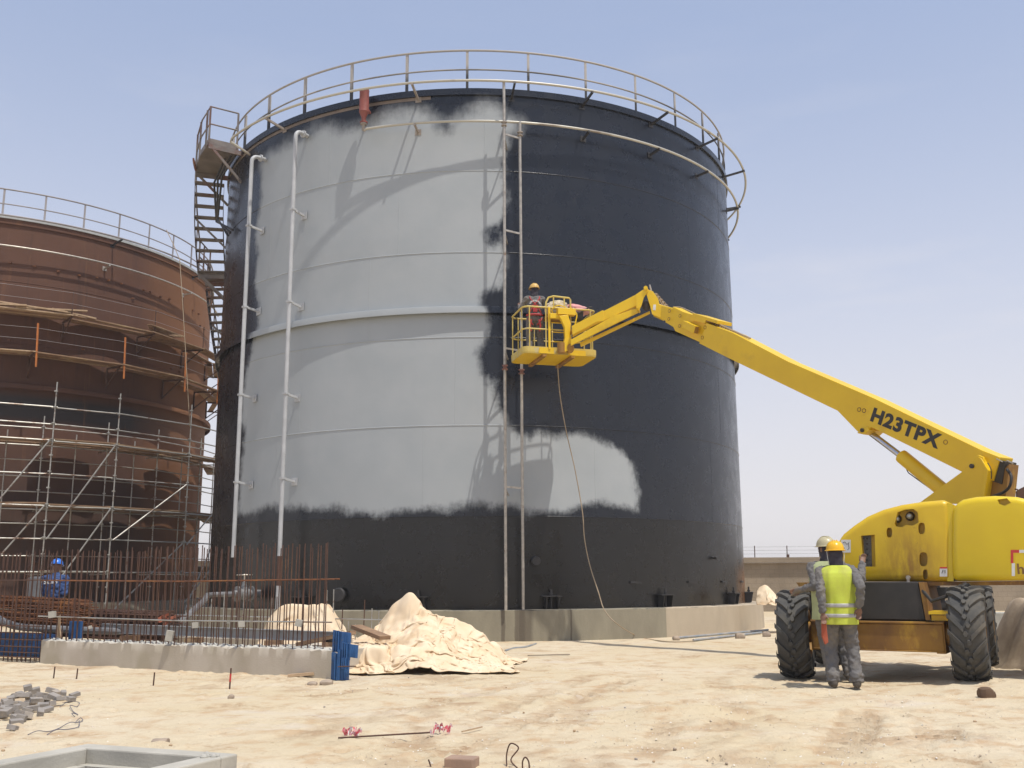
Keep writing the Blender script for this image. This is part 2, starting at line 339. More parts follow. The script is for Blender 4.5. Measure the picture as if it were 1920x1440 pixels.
hsum = math_(t, 'ADD', math_(t, 'MULTIPLY', n3, 1.), math_(t, 'MULTIPLY', n4, .35)); hsum = math_(t, 'ADD', hsum, math_(t, 'MULTIPLY', noise(t, 260, 2, .5), .12))
bump(t, b, hsum, .8, .028)
M_sand = m_
P = np.stack([GX, GY, GZ], -1)
g = grid('ground', P, M_sand, attrs={'churned': TRK}); tag(g, kind='structure', label='pale sandy building site ground with tyre prints')
def on(x, y): return float(gh(x, y))
def gpt(px, py):
    p = gz(px, py)
    for _ in range(4): p = gz(px, py, on(p.x, p.y))
    return p
# ================================================================== TANK SHELL MATERIAL
TC = (-1.0791, 32.5513); TR = 8.2148
def sdpoly(s, z, poly):
    """signed distance, positive inside"""
    s = s.ravel(); z = z.ravel(); d = np.full(s.shape, 1e9); ins = np.zeros(s.shape, bool); n = len(poly)
    for i in range(n):
        ax, ay = poly[i]; bx, by = poly[(i+1) % n]; ex, ey = bx-ax, by-ay; wx, wy = s-ax, z-ay
        tt = np.clip((wx*ex+wy*ey)/(ex*ex+ey*ey+1e-12), 0, 1); d = np.minimum(d, (wx-ex*tt)**2+(wy-ey*tt)**2)
        cnd = ((ay > z) != (by > z)); xi = ax+(z-ay)*ex/(ey if abs(ey) > 1e-9 else 1e-9); ins ^= cnd & (s < xi)
    d = np.sqrt(d); return np.where(ins, d, -d)
def shp(px, py):
    p = cylp(px, py, TR, TC); return (TR*(math.atan2(p.y-TC[1], p.x-TC[0])+math.pi/2), p.z)
prim = [(505,285),(560,262),(600,235),(640,238),(690,232),(715,212),(735,206),(785,204),(812,214),(838,232),(868,212),(900,194),(928,192),(943,202),(952,216),(975,226),(972,244),(952,256),(948,300),(948,400),(936,428),(938,458),(947,480),(945,540),(908,552),(906,572),(915,590),(921,612),(913,640),(900,668),(904,700),(930,722),(938,762),(952,792),(968,812),(992,822),(1012,812),(1040,818),(1062,812),(1085,808),(1115,820),(1150,838),(1176,856),(1190,874),(1195,905),(1198,960),(1150,946),(1102,946),(1072,962),(1040,960),(972,962),(962,950),(900,948),(860,952),(790,957),(740,966),(690,964),(640,958),(560,955),(500,951),(470,962),(447,966),(450,900),(455,842),(449,800),(455,740),(462,690),(474,650),(483,610),(483,560),(476,530),(481,480),(480,440),(487,390),(490,340),(487,310),(495,296)]
primSZ = [shp(*p) for p in prim]
def primer_attr(x, y, z):
    th = np.arctan2(y-TC[1], x-TC[0]); s = TR*(th+math.pi/2)
    d = sdpoly(s, z, primSZ).reshape(np.shape(s))
    # a few isolated dark spray puffs around the scaffold pipes
    for (px, py, rr) in ((452, 812, .22), (925, 445, .20), (835, 232, .12)):
        a, b_ = shp(px, py); d = np.minimum(d, np.hypot(s-a, (z-b_)*.8)-rr)
    return d
m_, t, b = newmat('bitumen_paint_over_grey_primer')
at_ = nd(t, 'ShaderNodeAttribute', attribute_name='primer').outputs['Fac']
nf = noise(t, 8, 6, .75, vs=(1, 1, .38)); nb = noise(t, 1.9, 7, .68)
v = math_(t, 'ADD', at_, math_(t, 'MULTIPLY', math_(t, 'SUBTRACT', nf, .5), .24)); v = math_(t, 'ADD', v, math_(t, 'MULTIPLY', math_(t, 'SUBTRACT', nb, .5), .62))
sepz = nd(t, 'ShaderNodeSeparateXYZ', {0: pos(t)}).outputs[2]
wid = mrange(t, sepz, 12.2, 13.2, .13, .30)
msk = nd(t, 'ShaderNodeMapRange', {0: v, 1: math_(t, 'MULTIPLY', wid, -1.), 2: math_(t, 'ADD', wid, .05)}, interpolation_type='SMOOTHSTEP').outputs[0]
gry = mix(t, mrange(t, noise(t, 1.1, 4, .6), .35, .65), (.325, .353, .370), (.355, .380, .395))
gry = mix(t, mrange(t, noise(t, 4, 5, .7, vs=(1, 1, .12)), .60, .8, 0, .35), gry, (.29, .32, .345))
blk = mix(t, mrange(t, noise(t, .9, 5, .6, vs=(1, 1, .5)), .4, .7), (.0060, .0090, .0165), (.0095, .0120, .0190))
sep0 = nd(t, 'ShaderNodeSeparateXYZ', {0: pos(t)}).outputs[2]; blk = mix(t, mrange(t, sep0, 2.92, 2.86), blk, (.0070, .0065, .0062))
blk = mix(t, mrange(t, noise(t, 3.3, 6, .75, vs=(1, 1, .35)), .62, .78, 0, .5), blk, (.030, .026, .023))
sep = nd(t, 'ShaderNodeSeparateXYZ', {0: pos(t)})
# bare rust showing low at the right-hand side, brown tint towards the far left
rz = math_(t, 'MULTIPLY', mrange(t, sep.outputs[0], 6.2, 6.9), mrange(t, math_(t, 'ADD', sep.outputs[2], math_(t, 'MULTIPLY', noise(t, 3, 4), 1.2)), 2.6, 2.0))
blk = mix(t, rz, blk, (.22, .10, .04))
lf = mrange(t, math_(t, 'ADD', sep.outputs[0], math_(t, 'MULTIPLY', noise(t, .8, 4), 1.1)), -6.75, -7.4)
blk = mix(t, math_(t, 'MULTIPLY', lf, .5), blk, (.022, .015, .012))
seti(t, b, 'Base Color', mix(t, msk, blk, gry))
rgh = mix(t, msk, (.28, .28, .28), (.62, .62, .62)); rn = mrange(t, noise(t, 2.2, 5, .6), .3, .7, -.07, .08)
seti(t, b, 'Roughness', math_(t, 'ADD', nd(t, 'ShaderNodeRGBToBW', {0: rgh}).outputs[0], rn)); b.inputs['Specular IOR Level'].default_value = .5
bump(t, b, math_(t, 'ADD', math_(t, 'MULTIPLY', noise(t, 3, 2, .5), 1.), math_(t, 'MULTIPLY', noise(t, 45, 3, .6), .04)), .35, .012)
M_tank = m_
# rust, with shade painted into the lower shell colour
m_, t, b = newmat('rusted_plate_painted_shade')
c = mix(t, mrange(t, noise(t, .5, 6, .65, vs=(1, 1, .4)), .35, .65), (.080, .034, .020), (.112, .047, .025))
c = mix(t, mrange(t, noise(t, 2.6, 6, .7, vs=(1, 1, .10)), .55, .72, 0, .8), c, (.048, .025, .019))
c = mix(t, mrange(t, noise(t, 1.2, 5, .6, vs=(1, 1, .2)), .62, .75, 0, .7), c, (.19, .085, .034))
sep = nd(t, 'ShaderNodeSeparateXYZ', {0: pos(t)})
c = mix(t, math_(t, 'MULTIPLY', mrange(t, sep.outputs[2], 7.9, 7.6), mrange(t, sep.outputs[2], 6.7, 7.0)), c, (.032, .027, .026))  # dark band below the girder: its shadow put into the colour
c = mix(t, mrange(t, math_(t, 'ADD', sep.outputs[2], math_(t, 'MULTIPLY', noise(t, .7, 5), 1.5)), 7.6, 4.0, 0, .55), c, (.034, .024, .020))  # lower shell darkened by height: shade from the planks put into the colour
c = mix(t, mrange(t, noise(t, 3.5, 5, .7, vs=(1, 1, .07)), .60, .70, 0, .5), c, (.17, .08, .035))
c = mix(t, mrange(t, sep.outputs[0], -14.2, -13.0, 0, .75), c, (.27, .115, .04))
seti(t, b, 'Base Color', c); b.inputs['Roughness'].default_value = .82; bump(t, b, noise(t, 20, 5, .7), .3, .01)
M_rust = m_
m_, t, b = newmat('rail_steel_sprayed_dark_low')
sep = nd(t, 'ShaderNodeSeparateXYZ', {0: pos(t)})
k = mrange(t, math_(t, 'ADD', sep.outputs[2], math_(t, 'MULTIPLY', noise(t, .6, 3), .7)), 14.95, 14.65)
k = math_(t, 'MAXIMUM', k, mrange(t, math_(t, 'ADD', sep.outputs[0], math_(t, 'MULTIPLY', noise(t, .5, 2), 1.5)), 5.2, 6.4, 0, .75))
seti(t, b, 'Base Color', mix(t, math_(t, 'MULTIPLY', k, mrange(t, sep.outputs[2], 14.9, 14.5)), (.36, .335, .305), (.02, .02, .022))); b.inputs['Roughness'].default_value = .6
M_railA = m_
m_, t, b = newmat('spray_pipe_steel')
k = mrange(t, noise(t, .55, 4, .6), .56, .66)
seti(t, b, 'Base Color', mix(t, k, (.47, .45, .39), (.20, .16, .13))); b.inputs['Roughness'].default_value = .45; b.inputs['Metallic'].default_value = .25
M_spray = m_
# ================================================================== TANK BUILDER
def arc(c, r, a0, a1, z, st=1.): n = max(2, int(abs(a1-a0)/st)+1); return [pol(c, r, a0+(a1-a0)*i/(n-1), z) for i in range(n)]
def tank(c, R, name, label, Ms, Mrail, dz=0., attr=None, posts=None, seams=(2.893, 5.096, 7.306, 9.509, 11.697), zg=7.99, prot=.14, fine=True, mid=True, M_rim=None):
    T = empty(name, (c[0], c[1], .7077), label, 'storage tank')
    n = 900; nzv = 150; a = np.linspace(0, 2*math.pi, n, endpoint=False); z = np.linspace(.7077, 13.84+dz, nzv); A, Z = np.meshgrid(a, z, indexing='ij')
    s = A*R
    def wobf(s, Z): return (.007*vn(s*.55, Z*.7, 4)+.003*vn(s*1.6, Z*1.1, 8)+.010*vn(s*.35, Z*.4, 14))*ss(0, .3, Z-.7)*ss(0, .3, 13.84+dz-Z)
    s = A*R; wob = wobf(s, Z); _unused = .007*vn(s*.55, Z*.7, 4)+.003*vn(s*1.6, Z*1.1, 8)
    r = R+wob; X = c[0]+r*np.cos(A); Y = c[1]+r*np.sin(A)
    P = np.stack([X, Y, Z], -1)
    grid('shell', P, Ms, T, closed_u=True, attrs={'primer': attr(X, Y, Z)} if attr else None)
    def swept(nm, prof, mat, par=T, a0=0, a1=360, nn=360, at=True, auto=50):
        full = a1-a0 == 360; th = np.radians(np.linspace(a0, a1, nn+(0 if full else 1), endpoint=not full)); pr = np.array(prof+[prof[0]])
        Rr = pr[:, 0][None, :]+0*th[:, None]; Zz = pr[:, 1][None, :]+0*th[:, None]
        X = c[0]+Rr*np.cos(th)[:, None]; Y = c[1]+Rr*np.sin(th)[:, None]
        return grid(nm, np.stack([X, Y, Zz], -1), mat, par, closed_u=full, attrs={'primer': attr(X, Y, Zz)} if (attr and at) else None, auto=auto)
    for zs in seams:
        th = np.linspace(0, 2*math.pi, 720, endpoint=False); w__ = wobf(th*R, zs+0*th); pr = np.array([(-.010, -.016), (.006, -.012), (.011, -.003), (.011, .004), (.007, .010), (-.010, .016)])
        Rr = R+w__[:, None]+pr[None, :, 0]; X_ = c[0]+Rr*np.cos(th)[:, None]; Y_ = c[1]+Rr*np.sin(th)[:, None]; Z_ = zs+pr[None, :, 1]+0*Rr
        grid('weld_seam', np.stack([X_, Y_, Z_], -1), Ms, T, closed_u=True, attrs={'primer': attr(X_, Y_, Z_)} if attr else None)
    zc = [.72]+list(seams)+[13.75+dz]
    for ci in range(len(zc)-1):
        for k in range(6):
            a_ = math.radians(-170+k*30+(ci % 3)*10.4+ (2 if ci % 2 else -3)); z_ = np.linspace(zc[ci], zc[ci+1], 12); dl_ = np.array([-.011, -.006, 0, .006, .011]); rl_ = np.array([-.012, .0005, .0015, .0005, -.012])
            Rr = (R+.002+rl_)[:, None]+wobf((a_ % (2*math.pi))*R+0*z_, z_)[None, :]; A_ = (a_+dl_/R)[:, None]+0*z_[None, :]; X_ = c[0]+Rr*np.cos(A_); Y_ = c[1]+Rr*np.sin(A_); Z_ = z_[None, :]+0*A_
            grid('vertical_weld', np.stack([X_, Y_, Z_], -1), Ms, T, attrs={'primer': attr(X_, Y_, Z_)} if attr else None)
    # stiffening girder with rolled lip
    swept('wind_girder', [(R-.01, zg+.085), (R+prot-.02, zg+.085), (R+prot-.004, zg+.08), (R+prot, zg+.066), (R+prot, zg-.085), (R+prot-.012, zg-.085), (R+prot-.012, zg+.05), (R-.01, zg+.065)], Ms)
    swept('rim', [(R+.002, 13.78+dz), (R+.055, 13.78+dz), (R+.055, 13.955+dz), (R-.03, 13.955+dz), (R-.03, 13.85+dz), (R+.002, 13.85+dz)], M_rim or Ms, at=True)
    # shallow cone roof
    rr = np.linspace(R-.03, .02, 12); th = np.radians(np.arange(0, 360, 2)); RRr, TH = np.meshgrid(rr, th, indexing='ij')
    X = c[0]+RRr*np.cos(TH); Y = c[1]+RRr*np.sin(TH); Z = 13.93+dz+(R-RRr)*.06
    th_ = np.append(np.arange(180), 0); grid('roof', np.stack([X, Y, Z], -1)[:, th_], M_rim or Ms, T, attrs={'primer': -np.ones((12, 181))} if attr else None)
    # handrail
    MBt = MB().tube(arc(c, R-.012, 0, 358.5, 15.055+dz, 1.5), .028, 6, closed=True)
    H = MBt.build('handrail', Mrail, T, auto=60)
    if mid: MB().tube(arc(c, R-.012, 0, 358.5, 14.51+dz, 1.5), .022, 6, closed=True).build('mid_rail', Mrail, H, auto=60)
    for k in posts:
        p = pol(c, R-.012, k, 0); d = Vector((p.x-c[0], p.y-c[1], 0)).normalized(); tn = Vector((-d.y, d.x, 0))
        q = MB(); M = Matrix((d, tn, Vector((0, 0, 1)))).transposed()
        q.box(Vector((p.x, p.y, 14.49+dz)), (.012, .065, 1.12), M); q.box(Vector((p.x, p.y, 14.49+dz))+d*-.032+tn*.028, (.055, .011, 1.12), M)
        q.build('post', Mrail, H, smooth=False)
    return T, swept
def radial_bar(q, c, a, r0, r1, z0, z1, w=.05, h=.06, plate=True):
    A = pol(c, r0, a, z0); B = pol(c, r1, a, z1); q.bar(A, B, w, h)
    if plate:
        d = (B-A); d.z = 0; d.normalize(); t_ = Vector((-d.y, d.x, 0)); q.box(A+d*.008, (.012, .16, .16), Matrix((d, t_, Vector((0, 0, 1)))).transposed())
    return q
posts = [-90.37+11.25*k for k in range(-16, 16)]
TA, sweptA = tank(TC, TR, 'storage_tank', 'large cylindrical steel tank half in grey primer and half painted black, handrail round its top', M_tank, M_railA, attr=primer_attr, posts=posts)
sweptA('bare_edge_strip', [(TR+.004, 13.69), (TR+.012, 13.69), (TR+.012, 13.775), (TR+.004, 13.775)], simple('bare_brown_edge', (.22, .175, .14), (.14, .115, .10), .7, sc=2), a0=-158, a1=-97, nn=90, at=False)
# water spray rings
def ring_pipe(T, c, R, r, z, a0, a1, nm, mat, brk, bmats, zin=0., rad=.034):
    pts = arc(c, R+r, a0, a1, z, 1.2); P_ = MB().tube(pts, rad, 8).build(nm, mat, T, auto=60)
    for a, bm_ in zip(brk, bmats):
        q = MB(); radial_bar(q, c, a, R+.0, R+r+.05, z-.04+zin, z-.05, .05, .055); q.build('bracket', bm_, P_, smooth=False)
    return P_
M_brk = simple('bracket_steel', (.30, .265, .23), (.24, .20, .17), .6, sc=5)
M_bblk = simple('black_bracket_paint', (.02, .02, .022), (.035, .032, .03), .5)
up = ring_pipe(TA, TC, TR, .624, 13.873, -141.4, 25, 'spray_ring_pipe', M_spray, [-129.3, -99.3, -82.3, -68.8, -53, -37.7, -20.3, 0], [M_brk, M_brk, M_bblk, M_bblk, M_bblk, M_bblk, M_bblk, M_bblk], zin=-.12)
lo_ = ring_pipe(TA, TC, TR, .337, 12.90, -108.2, 14, 'spray_ring_pipe', M_spray, [-99.25, -68.7, -53.5, -38.5, -16.3, 4], [M_brk]+[M_bblk]*5, zin=-.06)
MB().tube([pol(TC, TR+.624, -141.4, 13.873), pol(TC, TR+.60, -142.6, 13.84), pol(TC, TR+.02, -142.0, 13.55)], .034, 8).build('end_elbow', M_spray, up)
# foam chamber
fc = pol(TC, TR+.34, -108.7, 13.1)
F_ = MB().lathe([(0, .92), (.05, .92), (.05, .90), (.125, .895), (.13, .86), (.125, .84), (.125, .30), (.13, .28), (.12, .26), (.06, .12), (.055, .0), (.10, .0), (.10, -.03), (.05, -.035), (0, -.035)], fc, n=24).build('foam_chamber', M_redpaint, TA)
MB().lathe([(0, -.035), (.085, -.036), (.085, -.075), (.045, -.08), (.035, -.17), (.05, -.18), (.03, -.24), (0, -.24)], fc, n=16).build('flange', M_brk, F_)
MB().tube([fc+Vector((0, 0, -.2)), fc+Vector((.02, 0, -.24)), pol(TC, TR+.337, -108.2, 12.90)], .034, 8).build('elbow', M_galv, F_)
MB().bar(fc+Vector((0, 0, .5)), pol(TC, TR, -108.7, 13.5), .06, .05).build('stand_off', M_redpaint, F_, smooth=False)
# two pale descending pipes with stand-off brackets
for (ax, ang_, ztop, zbot, br) in (((-5.765, 25.275), -122.6, 13.27, .72, (10.98, 8.46, 6.03, 3.87)), ((-7.235, 26.46), -133.2, 13.08, 2.0, (10.97, 8.65, 6.23, 3.90))):
    c_ = Vector((ax[0], ax[1], 0)); d = (Vector((TC[0], TC[1], 0))-c_).normalized()
    pts = [c_+Vector((0, 0, zbot)), c_+Vector((0, 0, ztop-.18))] + [c_+d*(.18-.18*math.cos(k*math.pi/10))+Vector((0, 0, ztop-.18+.18*math.sin(k*math.pi/10))) for k in range(1, 6)] + [c_+d*.44+Vector((0, 0, ztop))]
    Pp = MB().tube(pts, .056, 12).build('vent_pipe', M_pipegrey, TA, auto=60)
    MB().lathe([(.0, -.02), (.10, -.02), (.10, .02), (0, .02)], c_+d*.27+Vector((0, 0, ztop)), axis=d, n=16).build('flange', M_pipegrey, Pp)
    for zb in br:
        q = MB(); q.bar(c_+Vector((0, 0, zb+.05)), c_+d*.43+Vector((0, 0, zb)), .05, .055); 
        t_ = Vector((-d.y, d.x, 0)); q.box(c_+d*.415+Vector((0, 0, zb)), (.014, .20, .20), Matrix((d, t_, Vector((0, 0, 1)))).transposed())
        q.box(c_+Vector((0, 0, zb+.05)), (.13, .13, .05), Matrix((d, t_, Vector((0, 0, 1)))).transposed()); q.build('bracket', M_pipegrey, Pp, smooth=False)
    if zbot < 1: MB().lathe([(.058, 0), (.058, .72)], c_+Vector((0, 0, 1.28)), n=12).build('unpainted_sleeve', M_rebar, Pp)
# two slim risers in the centre
for (ax, ztop) in (((-.168, 23.80), 13.87), ((.235, 24.03), 12.88)):
    q = MB(); zz = np.linspace(ztop, .71, 24); q.tube([(ax[0]+.008*float(vn(z, 3.3)), ax[1], z) for z in zz], .036, 8); Rz = q.build('riser_pipe', M_galv, TA)
    for zf in ((12.72, 6.42) if ztop > 13 else (12.55, 6.36)):
        q = MB(); q.lathe([(0, -.06), (.07, -.06), (.075, -.035), (.042, -.03), (.042, .03), (.075, .035), (.07, .06), (0, .06)], (ax[0], ax[1], zf), n=14); q.build('union_flange', M_brk if zf > 10 else simple('flange_red', (.24, .11, .08), (.2, .1, .08)), Rz)
for zb in (12.45, 9.9, 6.9, 3.55):
    q = MB(); q.bar((-.168, 23.80, zb), (.235, 24.03, zb-.02), .03, .045); q.bar((.235, 24.03, zb), (.26, 24.45, zb-.08), .03, .04); q.bar((-.168, 23.8, zb-.05), (-.10, 24.4, zb-.15), .03, .04); q.build('pipe_clamp', M_galv, TA, smooth=False)
# anchor chairs, manholes
for a in (-16.1, -31.1, -54, -76.2, -98, -120, 5):
    p = pol(TC, TR+.11, a, .7077); d = Vector((math.cos(R_(a)), math.sin(R_(a)), 0)); t_ = Vector((-d.y, d.x, 0)); M = Matrix((d, t_, Vector((0, 0, 1)))).transposed()
    q = MB(); q.box(p+Vector((0, 0, .30)), (.24, .46, .025), M)
    for s_ in (-.15, .15): q.prism([p-d*.11+t_*s_+Vector((0, 0, .004)), p+d*.06+t_*s_+Vector((0, 0, .004)), p+d*.12+t_*s_+Vector((0, 0, .285)), p-d*.11+t_*s_+Vector((0, 0, .285))], t_, .02)
    q.tube([p+Vector((0, 0, .01)), p+Vector((0, 0, .46))], .025, 8); q.tube([p+Vector((0, 0, .32)), p+Vector((0, 0, .37))], .045, 6); q.build('anchor_chair', M_bblk, TA, smooth=False)
for a, z, r_ in ((-78.7, 1.83, .115), (-112, 1.06, .17), (-38.5, 1.95, .05)):
    d = Vector((math.cos(R_(a)), math.sin(R_(a)), 0)); MB().lathe([(0, .14), (r_*.85, .14), (r_, .12), (r_, .09), (r_*.7, .085), (r_*.7, -.02)], pol(TC, TR, a, z), axis=d, n=20).build('nozzle', M_bblk, TA)
for a in (-60, -46, -34, -22): MB().bar(pol(TC, TR+.03, a-1.2, 1.32), pol(TC, TR+.03, a+1.2, 1.31), .03, .05).build('earthing_lug', M_bblk, TA, smooth=False)
# spiral stair on the left with platform
M_st = simple('stair_steel', (.20, .175, .155), (.13, .11, .10), .6, sc=2.5, c3=(.14, .07, .055), sc3=.9, lo3=.5, hi3=.6)
r0, r1 = TR+.14, TR+1.02
def plate(q, c, a0, a1, z, th=.05, ra=r0, rb=r1):
    n_ = 4; out = [pol(c, rb, a0+(a1-a0)*i/n_, z) for i in range(n_+1)]; inn = [pol(c, ra, a1+(a0-a1)*i/n_, z) for i in range(n_+1)]
    q.prism(out+inn, (0, 0, 1), th)
stair = bpy.data.objects.new('staircase', None); COL.objects.link(stair); stair.parent = TA
q = MB(); plate(q, TC, -175.5, -181, 11.30, .06)
for a, z in ((-175.5, 11.22), (-181, 11.22)): q.bar(pol(TC, TR, a, z), pol(TC, r1, a, z), .06, .14); q.bar(pol(TC, TR, a, z-.9), pol(TC, r1-.1, a, z-.02), .05, .07)
q.build('landing', M_st, stair, smooth=False)
q = MB(); plate(q, TC, -146.5, -161, 13.90, .06)
for a, z in ((-146.6, 13.82), (-161, 13.82)): q.bar(pol(TC, TR, a, z), pol(TC, r1, a, z), .06, .14); q.bar(pol(TC, TR, a, z-.9), pol(TC, r1-.1, a, z-.02), .05, .07)
q.bar(pol(TC, r1, -146.6, 13.99), pol(TC, r1, -153, 13.99), .02, .16); q.bar(pol(TC, r1, -153, 13.99), pol(TC, r1, -161, 13.99), .02, .16); q.bar(pol(TC, r0, -146.6, 13.99), pol(TC, r1, -146.6, 13.99), .02, .16)
q.build('top_platform', M_st, stair, smooth=False)
steps = [(-161-1.6*i, 13.92-.285*i) for i in range(1, 10)] + [(-181-.85*i, 11.32-.255*i) for i in range(1, 36)]
for a, z in steps:
    q = MB(); plate(q, TC, a-.85, a+.85, z, .035); q.build('tread', M_st, stair, smooth=False)
q = MB()
for rr_ in (r0, r1):
    for seg_ in (steps[:9], steps[9:]):
        P_ = [pol(TC, rr_, a, z) for a, z in seg_]
        for i in range(len(P_)-1): q.bar(P_[i], P_[i+1], .012, .20)
q.build('stringer', M_st, stair, smooth=False)
q = MB(); zr = 1.0
for seg_ in (steps[:9], steps[9:]):
    q.tube([pol(TC, r1, a, z+zr) for a, z in seg_], .024, 6)
    for a, z in seg_[::3]: q.tube([pol(TC, r1, a, z), pol(TC, r1, a, z+zr)], .02, 6)
for i, (a, z) in enumerate(steps):
    if i % 5 == 3: q.bar(pol(TC, r1-.05, a, z-.05), pol(TC, TR, a+1, z-1.0), .05, .06)
for hh in (1.1, .56):
    q.tube([pol(TC, r0+.05, -146.6, 13.96+hh), pol(TC, r1, -146.6, 13.96+hh), pol(TC, r1, -153, 13.96+hh), pol(TC, r1, -160, 13.96+hh), pol(TC, r1, -165, 13.96+hh-.8)], .024, 6)
    q.tube([pol(TC, r1, -175.5, 11.35+hh), pol(TC, r1, -183, 11.35+hh)], .024, 6)
for a in (-146.6, -148.5, -154, -160): q.bar(pol(TC, r1, a, 13.93), pol(TC, r1, a, 15.06), .06, .045)
q.bar(pol(TC, r0+.05, -146.6, 13.93), pol(TC, r0+.05, -146.6, 15.06), .06, .045)
for a in (-175.5, -179, -183): q.bar(pol(TC, r1, a, 11.33), pol(TC, r1, a, 12.45), .05, .04)
q.build('stair_rail', M_st, stair, smooth=False)
q = MB(); q.lathe([(0, -.02), (.20, -.02), (.20, .02), (0, .02)], pol(TC, TR+1.08, -158.5, 13.98), axis=(.9, .3, .25), n=16); q.build('rusty_disc', M_rebar_or, stair)
# black hoses hanging by the platform
q = MB()
for k in range(3):
    q.tube([pol(TC, TR+.15+.1*k, -147-2*k, 13.85), pol(TC, TR+.45+.05*k, -150-k*2, 13.2), pol(TC, TR+.35, -156-k, 12.2), pol(TC, TR+.12, -152+2*k, 11.5)], .035, 6)
q.build('draped_hose', M_bblk, TA)
# ================================================================== FOUNDATIONS
m_, t, b = newmat('foundation_concrete')
sep = nd(t, 'ShaderNodeSeparateXYZ', {0: pos(t)})
n_ = noise(t, 2.2, 6, .65, vs=(1, 1, .35)); c = mix(t, mrange(t, n_, .35, .65), (.225, .20, .145), (.285, .255, .185))
c = mix(t, mrange(t, sep.outputs[0], 3.735, 3.745), c, mix(t, mrange(t, n_, .4, .7), (.46, .385, .28), (.40, .33, .24)))
def streak(x0, w): return math_(t, 'MULTIPLY', mrange(t, math_(t, 'ABSOLUTE', math_(t, 'SUBTRACT', math_(t, 'ADD', sep.outputs[0], math_(t, 'MULTIPLY', noise(t, 3, 3), .05)), x0)), w, w*.55), mrange(t, noise(t, 1.4, 4, vs=(1, 1, .4)), .3, .5, .5, 1))
for x0, w in ((-.21, .06), (.10, .05), (.30, .22), (.22, .10), (1.38, .025), (-2.6, .04)): c = mix(t, math_(t, 'MULTIPLY', streak(x0, w), .7), c, (.10, .08, .058))
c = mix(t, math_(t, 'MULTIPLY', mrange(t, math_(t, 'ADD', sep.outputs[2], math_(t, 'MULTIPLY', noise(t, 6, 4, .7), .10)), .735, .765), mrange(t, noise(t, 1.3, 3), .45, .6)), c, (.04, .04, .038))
seti(t, b, 'Base Color', c); b.inputs['Roughness'].default_value = .9; bump(t, b, noise(t, 25, 5), .4, .008)
M_found = m_
def foundation(c, R, label, M=M_found):
    o = MB().lathe([(R-1.2, -.2), (R-1.2, .69), (R-.2, .7077), (R+.480, .7027), (R+.495, .69), (R+.50, .35), (R+.51, -.2)], (c[0], c[1], 0), n=240).build('tank_foundation', M, base=(c[0], c[1], 0), auto=30)
    return tag(o, label, 'foundation')
foundation(TC, TR, 'low round concrete plinth under the black and grey tank, pinkish cast at its right end')
T2 = (-21.49, 41.18); R2 = 8.42
foundation(T2, R2, 'round concrete plinth under the rusty tank, mostly hidden behind rebar', M_conc)
# ================================================================== RUSTY TANK
M_railB = simple('grey_rail_steel', (.33, .31, .31), (.25, .23, .23), .6, sc=2)
M_rimB = simple('grey_roof_edge', (.42, .43, .42), (.34, .35, .34), .6)
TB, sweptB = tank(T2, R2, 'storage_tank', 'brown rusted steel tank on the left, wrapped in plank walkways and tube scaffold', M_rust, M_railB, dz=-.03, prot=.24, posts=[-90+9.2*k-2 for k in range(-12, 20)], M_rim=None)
sweptB('roof_edge', [(R2+.03, 13.93), (R2+.10, 13.93), (R2+.10, 14.02), (R2+.03, 14.02)], M_rimB, at=False)
ring_pipe(TB, T2, R2, .62, 13.86, -150, 25, 'spray_ring_pipe', M_railB, [-96, -67, -38.4, -8], [M_bblk]*4, zin=-.1)
ring_pipe(TB, T2, R2, .34, 12.86, -150, 12, 'spray_ring_pipe', M_galv, [-98, -69, -40, -12.9], [M_galv]*4, zin=-.06)
for k in range(26):
    a = -75+k*3.1+random.uniform(-1, 1); z = random.choice((12.3, 12.35, 11.9, 9.6)); MB().box(pol(T2, R2+.02, a, z), (.09, .09, .05)).build('weld_cleat', M_rebar_or, TB, smooth=False)
q = MB(); ca = -48; d = Vector((math.cos(R_(ca)), math.sin(R_(ca)), 0)); t_ = Vector((-d.y, d.x, 0)); cc = pol(T2, R2, ca, .9)
prof_ = [cc+t_*-.75, cc+t_*.75] + [cc+t_*.75*math.cos(k*math.pi/12)+Vector((0, 0, .75*math.sin(k*math.pi/12)+.55)) for k in range(0, 13)]
q.prism(prof_, d, .16); 
for k in range(13): q.tube([prof_[2+k]+d*.1, prof_[2+k]+d*.2], .03, 6)
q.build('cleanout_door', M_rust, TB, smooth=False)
# ================================================================== TUBE SCAFFOLD round the rusty tank
SC = empty('tube_scaffold', pol(T2, R2+2.2, -53, 0), 'galvanised tube scaffold standing around the lower half of the rusty tank', 'scaffold')
oa = [-77, -65, -52.7, -41.2, -24.7, -9, 5, 20]; lev = [7.07, 6.49, 5.96, 4.86, 3.83, 2.77, 1.72, .9]
ro, ri = R2+2.2, R2+1.1; TR_ = .024
for i, a in enumerate(oa):
    q = MB(); zt = 7.8+random.uniform(-.05, .1) if a < 0 else 7.2
    q.tube([pol(T2, ro, a, .02), pol(T2, ro, a+.08, zt)], TR_, 8)
    for z in np.arange(.7, zt, .53): q.lathe([(TR_, -.025), (.062, -.02), (.062, .02), (TR_, .025)], pol(T2, ro, a, z), n=8)
    q.lathe([(0, 0), (.09, 0), (.09, .01), (0, .012)], pol(T2, ro, a, .01), n=8); q.build('standard', M_scaf, SC)
ia = [-78, -66, -53, -39.8, -27.2, -12, 3, 18]; ib = [-72, -59.5, -46.5, -33.5, -19.5, -5, 10]
